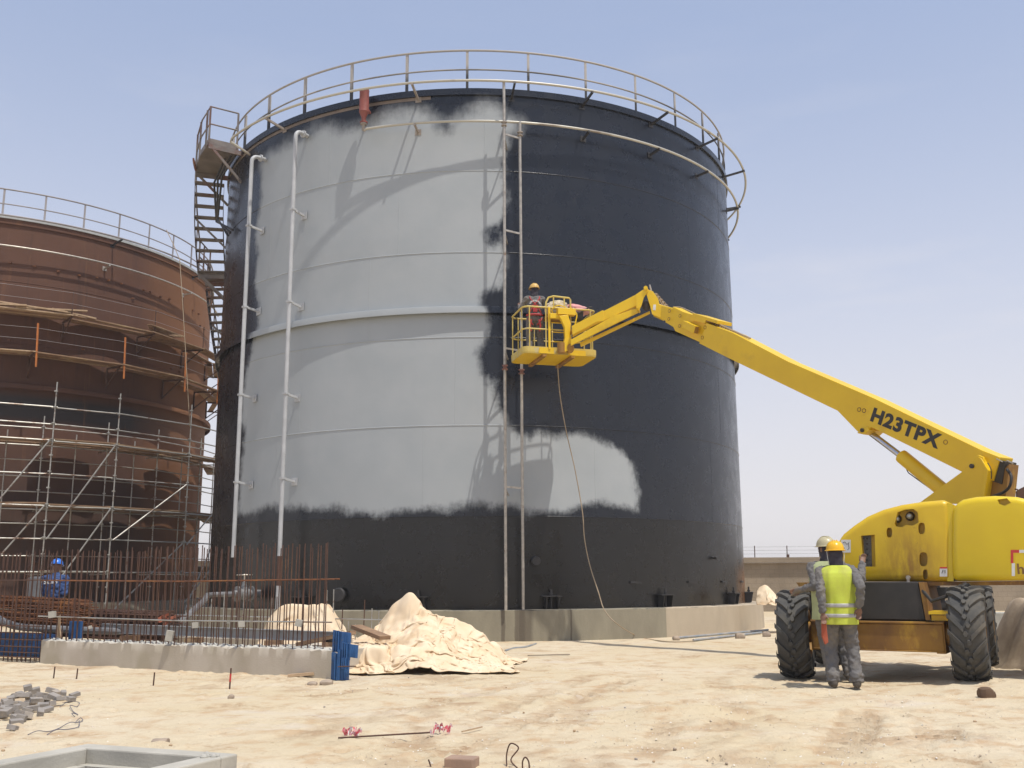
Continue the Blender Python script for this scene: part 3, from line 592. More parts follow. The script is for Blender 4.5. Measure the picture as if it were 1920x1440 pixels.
for a in ia:
    q = MB(); q.tube([pol(T2, ri, a, .02), pol(T2, ri, a, 6.9)], TR_*.95, 8)
    for z in np.arange(.7, 6.8, .53): q.lathe([(TR_, -.025), (.058, -.02), (.058, .02), (TR_, .025)], pol(T2, ri, a, z), n=8)
    q.build('standard', M_scaf, SC)
for a in ib:
    MB().tube([pol(T2, ri, a, .02), pol(T2, ri+.02, a, 6.35)], TR_*.9, 7).build('standard', M_scaf, SC)
for z in (5.4, 4.35, 3.3, 2.25): 
    for i in range(len(ia)-1): MB().tube([pol(T2, ri-.03, ia[i]-.5, z), pol(T2, ri-.03, ia[i+1]+.5, z)], TR_*.8, 6).build('ledger', M_scaf, SC)
for z in lev:
    for i in range(len(oa)-1):
        if z == .9 and i != 1: continue
        MB().tube([pol(T2, ro-.04, oa[i]-.5, z+random.uniform(-.03, .03)), pol(T2, ro-.04, oa[i+1]+.5, z)], TR_, 7).build('ledger', M_scaf, SC)
for z in (6.49, 5.90, 4.86, 3.77, 1.72):
    for i in range(len(ia)-1): MB().tube([pol(T2, ri-.03, ia[i]-.5, z), pol(T2, ri-.03, ia[i+1]+.5, z)], TR_*.9, 7).build('ledger', M_scaf, SC)
for z in (5.93, 3.80, 1.70):
    for a, b_ in zip(oa, ia): MB().tube([pol(T2, ro+.12, a, z-.05), pol(T2, ri-.6, b_, z-.05)], TR_*.9, 7).build('transom', M_scaf, SC)
for (i, z1, z0) in ((0, 5.9, 2.8), (1, 5.96, 2.75), (2, 5.96, 2.77), (3, 4.86, 2.77), (4, 4.86, 2.7), (0, 3.7, .8), (1, 3.83, .85), (2, 3.83, .7), (3, 2.77, .3), (4, 2.77, .6), (5, 5.9, 2.8), (5, 2.8, .6)):
    MB().tube([pol(T2, ro+.05, oa[i+1]-.4, z1), pol(T2, ro+.05, oa[i]+.4, z0)], TR_*1.1, 7).build('diagonal_brace', M_scaf, SC)
MB().tube([pol(T2, ro+.6, -12, 5.2), pol(T2, ro+.1, -24, .4)], TR_*1.1, 7).build('raking_tube', M_scaf, SC)
def plank(q, p0, p1, w=.23, h=.04): q.bar(p0, p1, w, h)
for z, aa in ((6.0, oa), (3.87, oa)):
    for i in range(len(oa)-1):
        for j, rr_ in enumerate((.35, .6, .84, 1.25, 1.5, 1.76, 2.0)):
            if random.random() < .16: continue
            e0, e1 = random.uniform(-.1, 1.2), random.uniform(-.1, 1.0)
            q = MB(); plank(q, pol(T2, R2+rr_, oa[i]-e0, z+random.uniform(0, .03)), pol(T2, R2+rr_+random.uniform(-.05, .05), oa[i+1]+e1, z+random.uniform(0, .06))); q.build('plank', M_wood, SC, smooth=False)
# bracket walkways hung on the shell
def walkway(z, offs, label, angs):
    T = empty('bracket_walkway', pol(T2, R2, angs[2], z), label, 'walkway')
    for i, a in enumerate(angs):
        q = MB(); q.bar(pol(T2, R2, a, z-.04), pol(T2, R2+.95, a, z-.04), .05, .05); q.bar(pol(T2, R2+.03, a, z), pol(T2, R2+.03, a, z-.75), .05, .05); q.bar(pol(T2, R2+.03, a, z-.72), pol(T2, R2+.85, a, z-.06), .04, .04)
        q.build('bracket', M_rebar, T, smooth=False)
        if i in offs: MB().bar(pol(T2, R2+.97, a+.7, z-.5), pol(T2, R2+.97, a+.4, z+1.02), .05, .05).build('guard_post', M_orange if a > -75 else M_rebar, T, smooth=False)
        else: MB().tube([pol(T2, R2+.95, a, z-.04), pol(T2, R2+.95, a, z+.9)], .02, 6).build('guard_post', M_rebar, T)
    for i in range(len(angs)-1):
        a, b_ = angs[i], angs[i+1]
        for rr_ in (.22, .46, .70, .92):
            if random.random() < .12: continue
            q = MB(); e = random.uniform(-.6, 1.2); plank(q, pol(T2, R2+rr_, a-e, z+random.uniform(0, .04)), pol(T2, R2+rr_, b_+random.uniform(-.3, 1.3), z+random.uniform(0, .06)), .22); q.build('plank', M_wood if random.random() < .8 else M_woodpale, T, smooth=False)
        for hh in (.45, .85): MB().tube([pol(T2, R2+.97, a, z+hh), pol(T2, R2+.97, b_, z+hh)], .006, 4).build('guard_wire', M_railB, T)
    return T
A1 = [-88, -68.2, -49.1, -29.4, -12, 6, 24]
walkway(10.50, (), 'upper plank walkway on steel brackets high on the rusty tank', A1)
walkway(9.07, (1, 2, 3, 4), 'lower plank walkway with orange guard posts on the rusty tank', [-76, -56, -37.4, -19.5, -3, 14, 30])
q = MB()
for a0, a1, z0, z1 in ((-64, -50, 10.72, 10.62), (-60, -46, 10.58, 10.78), (-66, -58, 10.6, 10.66), (-53, -44, 10.7, 10.56)): plank(q, pol(T2, R2+.8, a0, z0), pol(T2, R2+.95, a1, z1), .16, .05)
tag(q.build('loose_timber', M_woodpale, base=pol(T2, R2+.8, -57, 10.6), smooth=False), 'pale loose timber laid crosswise at the left of the upper plank walkway', 'timber')
q = MB()
for k in range(5): plank(q, pol(T2, R2+.7+.06*k, -29-k*.5, 10.62+.04*k), pol(T2, R2+.85, -23+k*.8, 10.6+.03*k), .2, .04)
tag(q.build('plank_pile', M_wood, base=pol(T2, R2+.8, -27, 10.6), smooth=False), 'small dark pile of planks on the upper walkway right of its middle', 'planks')
ro_pts = [at(312, 431, 35.2), at(325, 458, 35.0), at(337, 487, 34.9), at(342, 560, 34.6), at(348, 660, 34.4), at(354, 765, 34.3), at(356, 800, 34.2)]
tag(MB().tube(ro_pts, .014, 5).build('rope', M_cable, base=ro_pts[-1]), 'thin beige rope hanging down from the handrail of the rusty tank', 'rope')
# ================================================================== BOUNDARY WALL
m_, t, b = newmat('rendered_block_wall')
c = mix(t, mrange(t, noise(t, .8, 6, .65), .35, .65), (.33, .27, .20), (.25, .205, .15)); c = mix(t, mrange(t, noise(t, 5, 5, .7, vs=(1, 1, 3)), .58, .75, 0, .6), c, (.19, .155, .115))
br = nd(t, 'ShaderNodeTexBrick', {'Vector': nd(t, 'ShaderNodeCombineXYZ', {0: nd(t, 'ShaderNodeSeparateXYZ', {0: pos(t)}).outputs[0], 1: nd(t, 'ShaderNodeSeparateXYZ', {0: pos(t)}).outputs[2]}).outputs[0], 'Scale': 1., 'Brick Width': .4, 'Row Height': .2, 'Mortar Size': .012})
c = mix(t, math_(t, 'MULTIPLY', br.outputs['Fac'], .35), c, (.16, .13, .1))
seti(t, b, 'Base Color', c); b.inputs['Roughness'].default_value = .95; bump(t, b, noise(t, 18, 5), .5, .02); M_wall = m_
def YW(x): return 45.5-.055*x
BW = empty('boundary_wall', (10, YW(10), 0), 'long tan block boundary wall with an overhanging cap behind the tanks', 'wall')
q = MB(); q.bar((-60, YW(-60), 1.03), (70, YW(70), 1.03), .25, 2.1); q.build('wall_panel', M_wall, BW, smooth=False)
q = MB(); q.bar((-60, YW(-60), 2.2), (70, YW(70), 2.2), .62, .22); q.build('cap', M_wall, BW, smooth=False)
for k in range(-14, 30):
    x = 10.62+k*1.4; o = MB().tube([(x, YW(x), 2.3), (x+.01, YW(x), 2.82)], .022, 5).build('post', M_rebar, BW)
for z in (2.47, 2.62, 2.77): MB().tube([(-12, YW(-12), z), (52, YW(52), z)], .006, 4).build('wire', M_railB, BW)
MB().bar((12.05, YW(12.05), 2.3), (12.05, YW(12.05), 2.44), .1, .1).build('stub', M_rebar, BW, smooth=False)
# low concrete edge and rubbish on the right behind the machine
c0, c1 = at(1655, 1137, 22.5), at(1960, 1137, 21.2)
q = MB(); q.bar((c0.x, c0.y, .30), (c1.x+4, c1.y-.9, .30), .35, .74); tag(q.build('concrete_kerb_wall', M_concl, base=(c0.x, c0.y, 0), smooth=False, bevel=.02), 'low straight grey concrete edge behind the machine at the right', 'low wall')
# wedge-shaped spoil: dusty concrete chute pieces on the right edge
p = gpt(1893, 1262)
xb, yb = np.meshgrid(np.linspace(6.2, 10.5, 110), np.linspace(12.4, 18.2, 130), indexing='ij'); x0b = 6.98+.24*(yb-14.3)+.12*vn(yb*1.3, 2.)
hb_ = 1.02*ss(0, .62, xb-x0b)*ss(0, 1.3, 18.0-yb)*ss(12.9, 14.4, yb); hb_ = hb_*(1+.12*vn(xb*1.6, yb*1.6, 3))+ss(.02, .2, hb_)*(.03*vn(xb*5, yb*5, 4)+.012*vn(xb*14, yb*14, 5)); zb_ = np.where(hb_ > .012, gh(xb, yb)+hb_, gh(xb, yb)-.08)
tag(grid('spoil_heap', np.stack([xb, yb, zb_], -1), simple('damp_spoil', (.38, .30, .21), (.30, .23, .16), .95, bm=.35, bsc=30, dist=.02), None, base=(7.8, 15, 0), auto=180), 'brown sloping spoil bank cut off by the right edge beside the wheel', 'spoil heap')
# ================================================================== REBAR STARTER WALL
WA, WB = gz(76, 1244), gz(621, 1272); wd = (WB-WA); WL = wd.length; wu = wd.normalized(); wn_ = Vector((-wu.y, wu.x, 0))   # wn_ points away from camera
if wn_.y < 0: wn_ = -wn_
RW = empty('starter_wall', (WA+WB)/2, 'low grey concrete strip with tall rusty rebar sticking up from it', 'concrete wall')
nu, nv = 260, 12; U = np.linspace(0, WL, nu); prof = [(0, -.15), (0, .12), (0, .25), (0, .385), (.02, .40), (.09, .41), (.16, .415), (.23, .41), (.26, .40), (.27, .38), (.27, .2), (.27, -.15)]
P = np.zeros((nu, 12, 3))
for j, (dpt, z) in enumerate(prof):
    top = 3 <= j <= 9; jag = (.022*vn(U*14, j*2.3)+.018*vn(U*5, j*1.1)) if top else .004*vn(U*3, z*5)
    dd = dpt + (.012*vn(U*8, j*3.1) if top else .004*vn(U*2.2, j))
    P[:, j, 0] = WA.x+wu.x*U+wn_.x*dd; P[:, j, 1] = WA.y+wu.y*U+wn_.y*dd; P[:, j, 2] = z+jag
m_, t, b = newmat('cast_wall_concrete'); sep = nd(t, 'ShaderNodeSeparateXYZ', {0: pos(t)})
c = mix(t, mrange(t, noise(t, 1.5, 6, .6, vs=(1, 1, .5)), .35, .65), (.50, .445, .37), (.41, .36, .28)); c = mix(t, mrange(t, noise(t, .9, 3), .52, .62, 0, .6), c, (.33, .285, .20))
c = mix(t, mrange(t, math_(t, 'ADD', sep.outputs[2], math_(t, 'MULTIPLY', noise(t, 12, 4), .03)), .395, .415), c, (.50, .48, .42))
seti(t, b, 'Base Color', c); b.inputs['Roughness'].default_value = .92; bump(t, b, noise(t, 45, 5), .6, .006); M_cast = m_
grid('concrete_strip', P, M_cast, RW, auto=40)
q = MB(); q.box(WA+wn_*.135+Vector((0, 0, .13))-wu*.01, (.02, .27, .52), Matrix((wu, wn_, Vector((0, 0, 1)))).transposed()); q.box(WB+wn_*.135+Vector((0, 0, .12))+wu*.005, (.01, .26, .5), Matrix((wu, wn_, Vector((0, 0, 1)))).transposed()); q.build('end_face', M_cast, RW, smooth=False)
cnt = 0
for row, (dn, sp_, ph) in enumerate(((.05, .136, .02), (.215, .136, .075))):
    u = ph
    while u < WL-.22:
        x = WA+wu*(u+random.uniform(-.02, .02))+wn_*dn; h = 1.93+random.uniform(-.045, .045); l = random.uniform(-.02, .02)
        MB().tube([x+Vector((0, 0, .36)), x+wu*l+wn_*random.uniform(-.01, .01)+Vector((0, 0, h))], .0092, 5).build('rebar', M_rebar, RW); u += sp_; cnt += 1
print('rebar', cnt)
for z, dn, ext_ in ((1.40, .03, -.02), (.78, .03, -.04), (1.405, .235, -.08)):
    MB().tube([WA-wu*.2+wn_*dn+Vector((0, 0, z+.02)), WA+wu*(WL*.5)+wn_*dn+Vector((0, 0, z-.01)), WB+wu*ext_+wn_*dn+Vector((0, 0, z+.01))], .011, 5).build('cross_bar', M_rebar_or if z > 1 else M_scaf, RW)
for px, py, s_ in ((368, 1172, .09), (455, 1170, .09), (562, 1168, .10), (100, 1152, .11), (320, 1192, .11), (430, 1166, .05), (171, 1176, .05)):
    d = ray(px, py); x = onpl(px, py, WA+wn_*.0, wn_); q = MB(); q.box(x-wn_*.02, (s_, s_*.7, s_*(1. if s_ < .105 or px != 320 else 1.5)), Matrix.Rotation(random.uniform(-.4, .4), 3, 'Y')); q.build('mortar_spacer', M_concl, RW, smooth=False)
# far strip of short starter bars behind
RF = empty('starter_wall', WA+wn_*3+wu*2, 'narrow concrete strip with short starter bars, seen behind the tall rebar', 'concrete wall')
q = MB(); q.bar(WA+wn_*2.7-wu*.3+Vector((0, 0, .10)), WA+wn_*2.7+wu*5.6+Vector((0, 0, .10)), .25, .46); q.build('concrete_strip', M_cast, RF, smooth=False)
for k in range(34):
    x = WA+wn_*2.66+wu*(.0+.165*k+random.uniform(-.02, .02)); MB().tube([x+Vector((0, 0, .3)), x+Vector((random.uniform(-.02, .02), 0, random.uniform(.62, 1.25)))], .010, 5).build('rebar', M_scaf if k % 3 else M_rebar, RF)
MB().tube([WA+wn_*2.6+Vector((0, 0, .75)), WA+wn_*2.6+wu*5.4+Vector((0, 0, .72))], .012, 5).build('cross_bar', M_scaf, RF)
# uncast cage to the left, with blue shutter behind
RC = empty('rebar_cage', WA-wu*1.4, 'uncast rebar mesh at the left edge continuing the concrete strip', 'rebar cage')
for row, dn in enumerate((.05, .215)):
    for k in range(22):
        x = WA-wu*(.08+.125*k+random.uniform(-.02, .02))+wn_*dn; MB().tube([x+Vector((0, 0, 0)), x+Vector((random.uniform(-.02, .02), 0, 1.94+random.uniform(-.06, .04)))], .0092, 5).build('upright_bar', M_rebar, RC)
for z in (.08, .16, .26, .38, .5, .62, 1.42): MB().tube([WA-wu*2.9+wn_*.03+Vector((0, 0, z)), WA+wu*-.02+wn_*.03+Vector((0, 0, z+.01))], .010, 5).build('cross_bar', M_rebar, RC)
def panel(px0, px1, zb, zt, Pn, label, nrm=None, th=.05):
    pass
q = MB(); a_ = WA-wu*2.9+wn_*.34; b_ = WA-wu*.03+wn_*.34; q.bar(a_+Vector((0, 0, .27)), b_+Vector((0, 0, .27)), .04, .42)
for z in (.12, .27, .42): q.bar(a_-wn_*.03+Vector((0, 0, z)), b_-wn_*.03+Vector((0, 0, z)), .03, .03)
tag(q.build('formwork_panel', M_blue, base=a_, smooth=False), 'long blue shutter panel behind the uncast mesh at the left edge', 'formwork panel')
q = MB(); a_ = WA+wn_*.55+wu*.15; q.box(a_+Vector((0, 0, .53)), (.30, .05, .34), Matrix((wu, wn_, Vector((0, 0, 1)))).transposed()); q.box(a_-wn_*.04+Vector((0, 0, .53)), (.06, .04, .34), Matrix((wu, wn_, Vector((0, 0, 1)))).transposed())
tag(q.build('formwork_panel', M_blue, base=a_, smooth=False), 'small blue shutter piece at the left end of the concrete strip', 'formwork panel')
q = MB(); q.prism([WA+wu*.02+wn_*.27+Vector((0, 0, z_))+wu*x_ for x_, z_ in ((0, 0), (.07, 0), (.10, .45), (.04, .60), (.02, .82), (0, .8))], wn_, .03)
tag(q.build('end_board', M_woodpale, base=WA+wn_*.27, smooth=False), 'upright splintered board at the left end of the concrete strip', 'board')
# crumpled blue shutter at the right end (folded, ribbed)
def pB(px, py, d=0.): return onpl(px, py, WB+wn_*(.02+d), (wn_*.5+wu*-.2).normalized())
B0 = WB+wu*.02
def bp(u, z, n_=0.): return B0+wu*u+wn_*n_+Vector((0, 0, z))
q = MB()
for (u0, u1, z0, z1, n0, n1) in ((-.06, .16, .38, .68, .05, -.02), (.16, .22, .36, .66, -.02, .10), (.02, .20, 0., .38, -.06, -.16), (.20, .30, .0, .42, -.16, -.02), (.22, .42, .30, .52, -.10, -.16), (.42, .46, .32, .50, -.16, -.04), (.24, .40, .16, .32, -.12, -.16)):
    q.prism([bp(u0, z0, n0), bp(u1, z0-.02, n1), bp(u1+.01, z1-.02, n1), bp(u0+.01, z1, n0)], wn_, .02)
    for k in range(1, 4):
        u_ = u0+(u1-u0)*k/4; n_ = n0+(n1-n0)*k/4; q.bar(bp(u_, z0, n_-.012), bp(u_, z1-.01, n_-.012), .018, .02)
tag(q.build('formwork_panel', M_blue, base=B0, smooth=False), 'battered blue ribbed shutter standing at the right end of the concrete strip', 'formwork panel')
# perforated grey steel channel lying behind the bars
a_, b_ = WA+wn_*1.05+wu*.25+Vector((0, 0, .56)), WA+wn_*1.25+wu*5.75+Vector((0, 0, .50))
q = MB(); q.bar(a_, b_, .05, .14); q.bar(a_+Vector((0, 0, .075)), b_+Vector((0, 0, .075)), .10, .012); q.bar(a_-Vector((0, 0, .075)), b_-Vector((0, 0, .075)), .10, .012); ch = q.build('steel_channel', simple('grey_channel_steel', (.34, .35, .36), (.26, .27, .28), .55, .3), base=a_, smooth=False)
tag(ch, 'long perforated grey steel channel lying behind the tall rebar', 'steel beam')
q = MB()
for k in range(18): x = a_.lerp(b_, (k+.5)/18); q.lathe([(0, -.002), (.018, -.002)], x-wn_*.026, axis=-wn_, n=8)
q.build('punched_hole', M_dark, ch)
# blocks propping the channel
for k, u in enumerate((.8, 2.4, 4.2, 5.4)): tag(MB().box(WA+wn_*1.2+wu*u+Vector((0, 0, .20)), (.25, .3, .46)).build('timber_block', M_wood, base=WA+wn_*1.2+wu*u, smooth=False), 'rough timber block under the perforated channel, one of four', 'block', 'blocks propping the perforated channel')
# bundle of rusty bars
def bundle(c0_, c1_, n, h, w, label, mat, z0):
    q = MB(); c0_, c1_ = Vector(c0_), Vector(c1_); s_ = (c1_-c0_).normalized().cross(Vector((0, 0, 1)))
    for k in range(n):
        o_ = s_*random.uniform(-w, w)+Vector((0, 0, z0+h*(k/n)+random.uniform(-.02, .02))); e_ = random.uniform(-.15, .15)
        q.tube([c0_+o_+Vector((e_, 0, 0)), c0_.lerp(c1_, .5)+o_+Vector((0, 0, random.uniform(-.03, .03))), c1_+o_+Vector((random.uniform(-.15, .15), 0, 0))], .012, 5)
    for f_ in np.linspace(.06, .94, 9): x = c0_.lerp(c1_, f_); q.tube([x+s_*w+Vector((0, 0, z0)), x+s_*w+Vector((0, 0, z0+h)), x-s_*w+Vector((0, 0, z0+h)), x-s_*w+Vector((0, 0, z0)), x+s_*w+Vector((0, 0, z0))], .012, 5)
    return tag(q.build('rebar_bundle', mat, base=(c0_+c1_)/2), label, 'rebar bundle')
bundle(at(95, 1160, 20.6)*1, at(322, 1168, 19.6), 120, .52, .22, 'long brown bundle of tied rebar behind the concrete strip', M_rebar, -.32)
bundle(at(-30, 1150, 20.0), at(160, 1160, 19.6), 70, .55, .25, 'orange rusty rebar cages stacked at the left edge', M_rebar_or, -.2)
q = MB()
for k in range(7): x = at(302+random.uniform(0, 20), 1162+random.uniform(-10, 10), 19.2); q.box(x, (.16, .06, .05), Matrix.Rotation(random.uniform(-1, 1), 3, 'Y') @ Matrix.Rotation(random.uniform(-1, 1), 3, 'Z'))
tag(q.build('scrap_pile', simple('red_rust_scrap', (.32, .09, .045), (.2, .06, .03), .8), base=at(310, 1170, 19.2), smooth=False), 'red rusty scrap piled at the right end of the brown rebar bundle', 'scrap')
# gas bottles or drums and misc. behind the bars
for px, py, lb in ((66, 1124, 'grey drum standing left of the blue-clad worker behind the rebar'),):
    x = at(px, py, 21.5); x.z = max(x.z, .5); tag(MB().lathe([(0, -.9), (.17, -.9), (.18, -.6), (.165, -.58), (.18, -.3), (.17, 0), (.05, .02), (0, .02)], x+Vector((0, 0, .45)), n=16).build('drum', simple('grey_drum', (.16, .165, .17), (.11, .11, .115), .6), base=(x.x, x.y, 0)), lb, 'drum')
# low slab right of the strip
sA, sB = gz(640, 1262), gz(729, 1257); 
q = MB(); dirS = (sB-sA); dirS.z = 0; dirS.normalize(); nS = Vector((-dirS.y, dirS.x, 0)); Ls = (sB-sA).length
q.prism([sA, sA+dirS*Ls, sA+dirS*Ls+nS*1.7, sA+nS*1.7-dirS*.6], (0, 0, 1), .36)
tag(q.build('concrete_slab', M_cast, base=sA, smooth=False, bevel=.015), 'low block of cast concrete between the strip and the big tarp', 'concrete block')
q = MB(); x = gz(700, 1254); q.box(x+Vector((0, -.02, .16)), (.24, .05, .20)); q.bar(x+Vector((-.17, -.08, .24)), x+Vector((.18, -.08, .23)), .02, .02); q.bar(x+Vector((-.17, -.08, .30)), x+Vector((-.14, -.08, .05)), .03, .02); tag(q.build('form_clamp', M_woodpale, base=x, smooth=False), 'small wooden form clamp on the front of the low concrete block', 'clamp')
tag(MB().tube([gz(633, 1250, .28), gz(668, 1249, .28)], .008, 5).build('steel_pin', M_rebar, base=gz(650, 1249, .28)), 'thin steel pin sticking out of the blue shutter at the block', 'pin')
# ================================================================== TARPS
def crump(x, y, s):
    i0, j0 = np.floor(x), np.floor(y); best = np.full(np.shape(x), -9.)
    for di in (-1, 0, 1):
        for dj in (-1, 0, 1):
            ii, jj = i0+di, j0+dj; z0 = np.zeros_like(ii)+s; h1, h2, h3, h4, h5 = [_h(ii, jj, z0+q_*7) for q_ in range(5)]
            dx, dy = x-(ii+.5+.45*h1), y-(jj+.5+.45*h2); best = np.maximum(best, .35*h5+.75*h3*dx+.75*h4*dy-.95*np.hypot(dx, dy))
    return best+.35
def cloth(label, cx, cy, w, d, comp, heap, sp=.040, rot=0., seed=0, z0=.25, steps=230, comp2=None, mat=None, gnd=None, amp=.12, squeeze=.0):
    """a sheet w x d metres settles over a heap (height function): position based dynamics, run while the script builds"""
    nx, ny = int(w/sp)+1, int(d/sp)+1; u = (np.arange(nx)-(nx-1)/2)*sp; v = (np.arange(ny)-(ny-1)/2)*sp; Uu, Vv = np.meshgrid(u, v, indexing='ij')
    cu_ = comp; cv_ = comp2 or comp; c_, s_ = math.cos(rot), math.sin(rot)
    lx = Uu*cu_+.20*vn(Uu*1.0, Vv*1.0, seed)+.07*vn(Uu*3, Vv*3, seed+1); ly = Vv*cv_+.20*vn(Uu*1.1, Vv*1.0, seed+2)+.07*vn(Uu*3, Vv*3, seed+3)
    P = np.stack([cx+lx*c_-ly*s_, cy+lx*s_+ly*c_, 0*lx], -1); P[..., 2] = heap(P[..., 0], P[..., 1])+z0+amp*(1.4*vn(Uu*1.5, Vv*1.5, seed+5)+.8*vn(Uu*3.4, Vv*3.4, seed+6)+1.2)
    V = np.zeros_like(P); g_ = np.array([0, 0, -9.8]); dt = .022
    def con(P, a, b_, L, k):
        D = P[b_]-P[a]; l = np.sqrt((D*D).sum(-1, keepdims=True))+1e-9; c = D*(k*.5*(l-L)/l); P[a] += c; P[b_] -= c
    def prs(n, st):
        return [(slice(o, n-st, 2*st) if st == 1 else None) for o in (0, 1)]
    def pairs(axis, st, L, k):
        n = P.shape[axis]
        for o in range(2*st):
            ia = np.arange(o, n-st, 2*st)
            if len(ia) == 0: continue
            a = (ia, slice(None)) if axis == 0 else (slice(None), ia); b_ = (ia+st, slice(None)) if axis == 0 else (slice(None), ia+st)
            D = P[b_]-P[a]; l = np.sqrt((D*D).sum(-1, keepdims=True))+1e-9; c = D*(k*.5*(l-L)/l); P[a] += c; P[b_] -= c
    def diag(sg, L, k):
        for o in (0, 1):
            A = P[o:-1:2, :-1] if sg > 0 else P[o:-1:2, 1:]; B = P[o+1::2, 1:] if sg > 0 else P[o+1::2, :-1]; n = min(len(A), len(B)); A, B = A[:n], B[:n]
            D = B-A; l = np.sqrt((D*D).sum(-1, keepdims=True))+1e-9; c = D*(k*.25*(l-L)/l); A += c; B -= c
    for it in range(steps):
        V += g_*dt; V *= .965; P0 = P.copy(); P = P+V*dt
        for k in range(5):
            pairs(0, 1, sp, .9); pairs(1, 1, sp, .9); diag(1, sp*1.414, .6); diag(-1, sp*1.414, .6)
            if k % 2 == 0: pairs(0, 2, 2*sp, .03); pairs(1, 2, 2*sp, .03)
        h = heap(P[..., 0], P[..., 1])+.012; pen = P[..., 2] < h; P[..., 2] = np.where(pen, h, P[..., 2])
        P[..., :2] = np.where(pen[..., None], P0[..., :2]+(P[..., :2]-P0[..., :2])*.04, P[..., :2])
        V = (P-P0)/dt; sp_ = np.sqrt((V*V).sum(-1, keepdims=True)); V *= np.minimum(1, 2.5/(sp_+1e-9))
    cz = .062*crump(Uu*2.6+.4*vn(Uu, Vv, 1), Vv*2.6, seed+60)+.040*crump(Uu*5.5+Vv, Vv*5.5-Uu, seed+61)+.010*crump(Uu*12, Vv*12, seed+62)
    P += cz[..., None]*np.array([0, -.55, .8]); P[..., 2] = np.maximum(P[..., 2], gh(P[..., 0], P[..., 1])+.006+.0*cz) if z0 < .2 or True else P[..., 2]
    g_o = grid('tarpaulin', P, mat or M_canvas, None, base=(cx, cy, 0), auto=180)
    sb = g_o.modifiers.new('sub', 'SUBSURF'); sb.levels = 1; sb.render_levels = 1
    so_ = g_o.modifiers.new('solid', 'SOLIDIFY'); so_.thickness = .008; so_.offset = 1
    return tag(g_o, label, 'tarpaulin')
def peak(x, y, px, Y, h, rx, ry, p=1.): X = (px-960)/1930*Y; return h*np.clip(1-((np.abs(x-X)/rx)**1.6+(np.abs(y-Y)/ry)**1.6)**(1/1.6), 0, 1)**p
def boxh(x, y, px, Y, h, rx, ry, e=.08): X = (px-960)/1930*Y; return h*ss(0, e, rx-np.abs(x-X))*ss(0, e, ry-np.abs(y-Y))
blkx = (sA.x+sB.x)/2
def sil(x, Y, pts): return np.interp(x, [(p-960)/1945*Y for p, _ in pts], [h_ for _, h_ in pts])
def heap1(x, y):
    g0 = gh(x, y); h = sil(x+.08*vn(y*2, 3.), 17.3, [(640, 0), (652, .28), (690, .50), (712, .60), (728, .84), (748, .97), (765, 1.05), (785, .97), (800, .86), (830, .68), (845, .66), (870, .56), (905, .38), (925, .22), (938, .12), (950, 0)])
    cy_ = 17.35+.15*vn(x*1.5, 1.); c_ = np.interp(y-cy_, [-1.5, -1.25, -.75, -.4, 0, .25, .6, .95], [0, .14, .26, .58, 1, .9, .5, 0]); h = h*c_
    h = h+(.16*crump(x*1.1, y*.9, 97)+.17*crump(x*2.1, y*2.1, 91)+.10*crump(x*4.5, y*4.5, 92))*ss(.02, .2, h)
    onb = ss(0, .03, x-(sA.x-.1))*ss(0, .03, (sB.x)-x)*ss(0, .03, y-16.2); return g0+np.maximum(h, .36*onb)
cloth('big crumpled beige tarp heaped over timber in front of the black tank', -1.38, 17.0, 4.7, 4.0, .60, heap1, seed=3, comp2=.60, rot=-.10, z0=.15, amp=.16, steps=210)
def heap2(x, y):
    h = sil(x, 18.6, [(480, 0), (492, .30), (505, .62), (525, .86), (540, .95), (575, .93), (610, .96), (625, .74), (645, .42), (668, .28), (690, 0)])*np.interp(y-18.6, [-1.1, -.6, -.2, .2, .8], [0, .25, 1, 1, 0])
    return gh(x, y)+h+(.10*crump(x*2.3, y*2.3, 95)+.05*crump(x*5, y*5, 96))*ss(.02, .25, h)
cloth('smaller pale beige tarp draped behind the right end of the rebar', -3.70, 18.35, 3.3, 2.6, .64, heap2, seed=12, rot=-.1, steps=180, z0=.12, amp=.12)
def heap3(x, y): return .69+peak(x, y, 1432, 27.3, .55, .42, .4, .7)
cloth('small beige tarp bundle on the plinth beside the left wheel', 6.95, 27.3, 1.5, 1.3, .60, heap3, seed=22, steps=160, sp=.05)
for i, (a, b_, w_, lb, mt) in enumerate((((668, 1175), (722, 1196), .16, 'brown plank poking out between the two tarps', M_wood), ((560, 1208), (662, 1186), .12, 'long dusty brown plank between the rebar and the big tarp', M_wood))):
    A = at(a[0], a[1], 17.0-.2*i); B = at(b_[0], b_[1], 16.45); tag(MB().bar(A, B, w_+.06, .06).build('plank', mt, base=A, smooth=False), lb, 'plank')
A, B = at(800, 1194, 17.35), at(850, 1209, 17.0); tag(MB().tube([A, A.lerp(B, .5)+Vector((0, 0, .02)), B], .05, 12).build('pipe_piece', simple('dark_grey_pipe', (.07, .07, .075), (.11, .1, .09), .6), base=A), 'dark grey pipe end under the fold of the big tarp', 'pipe')
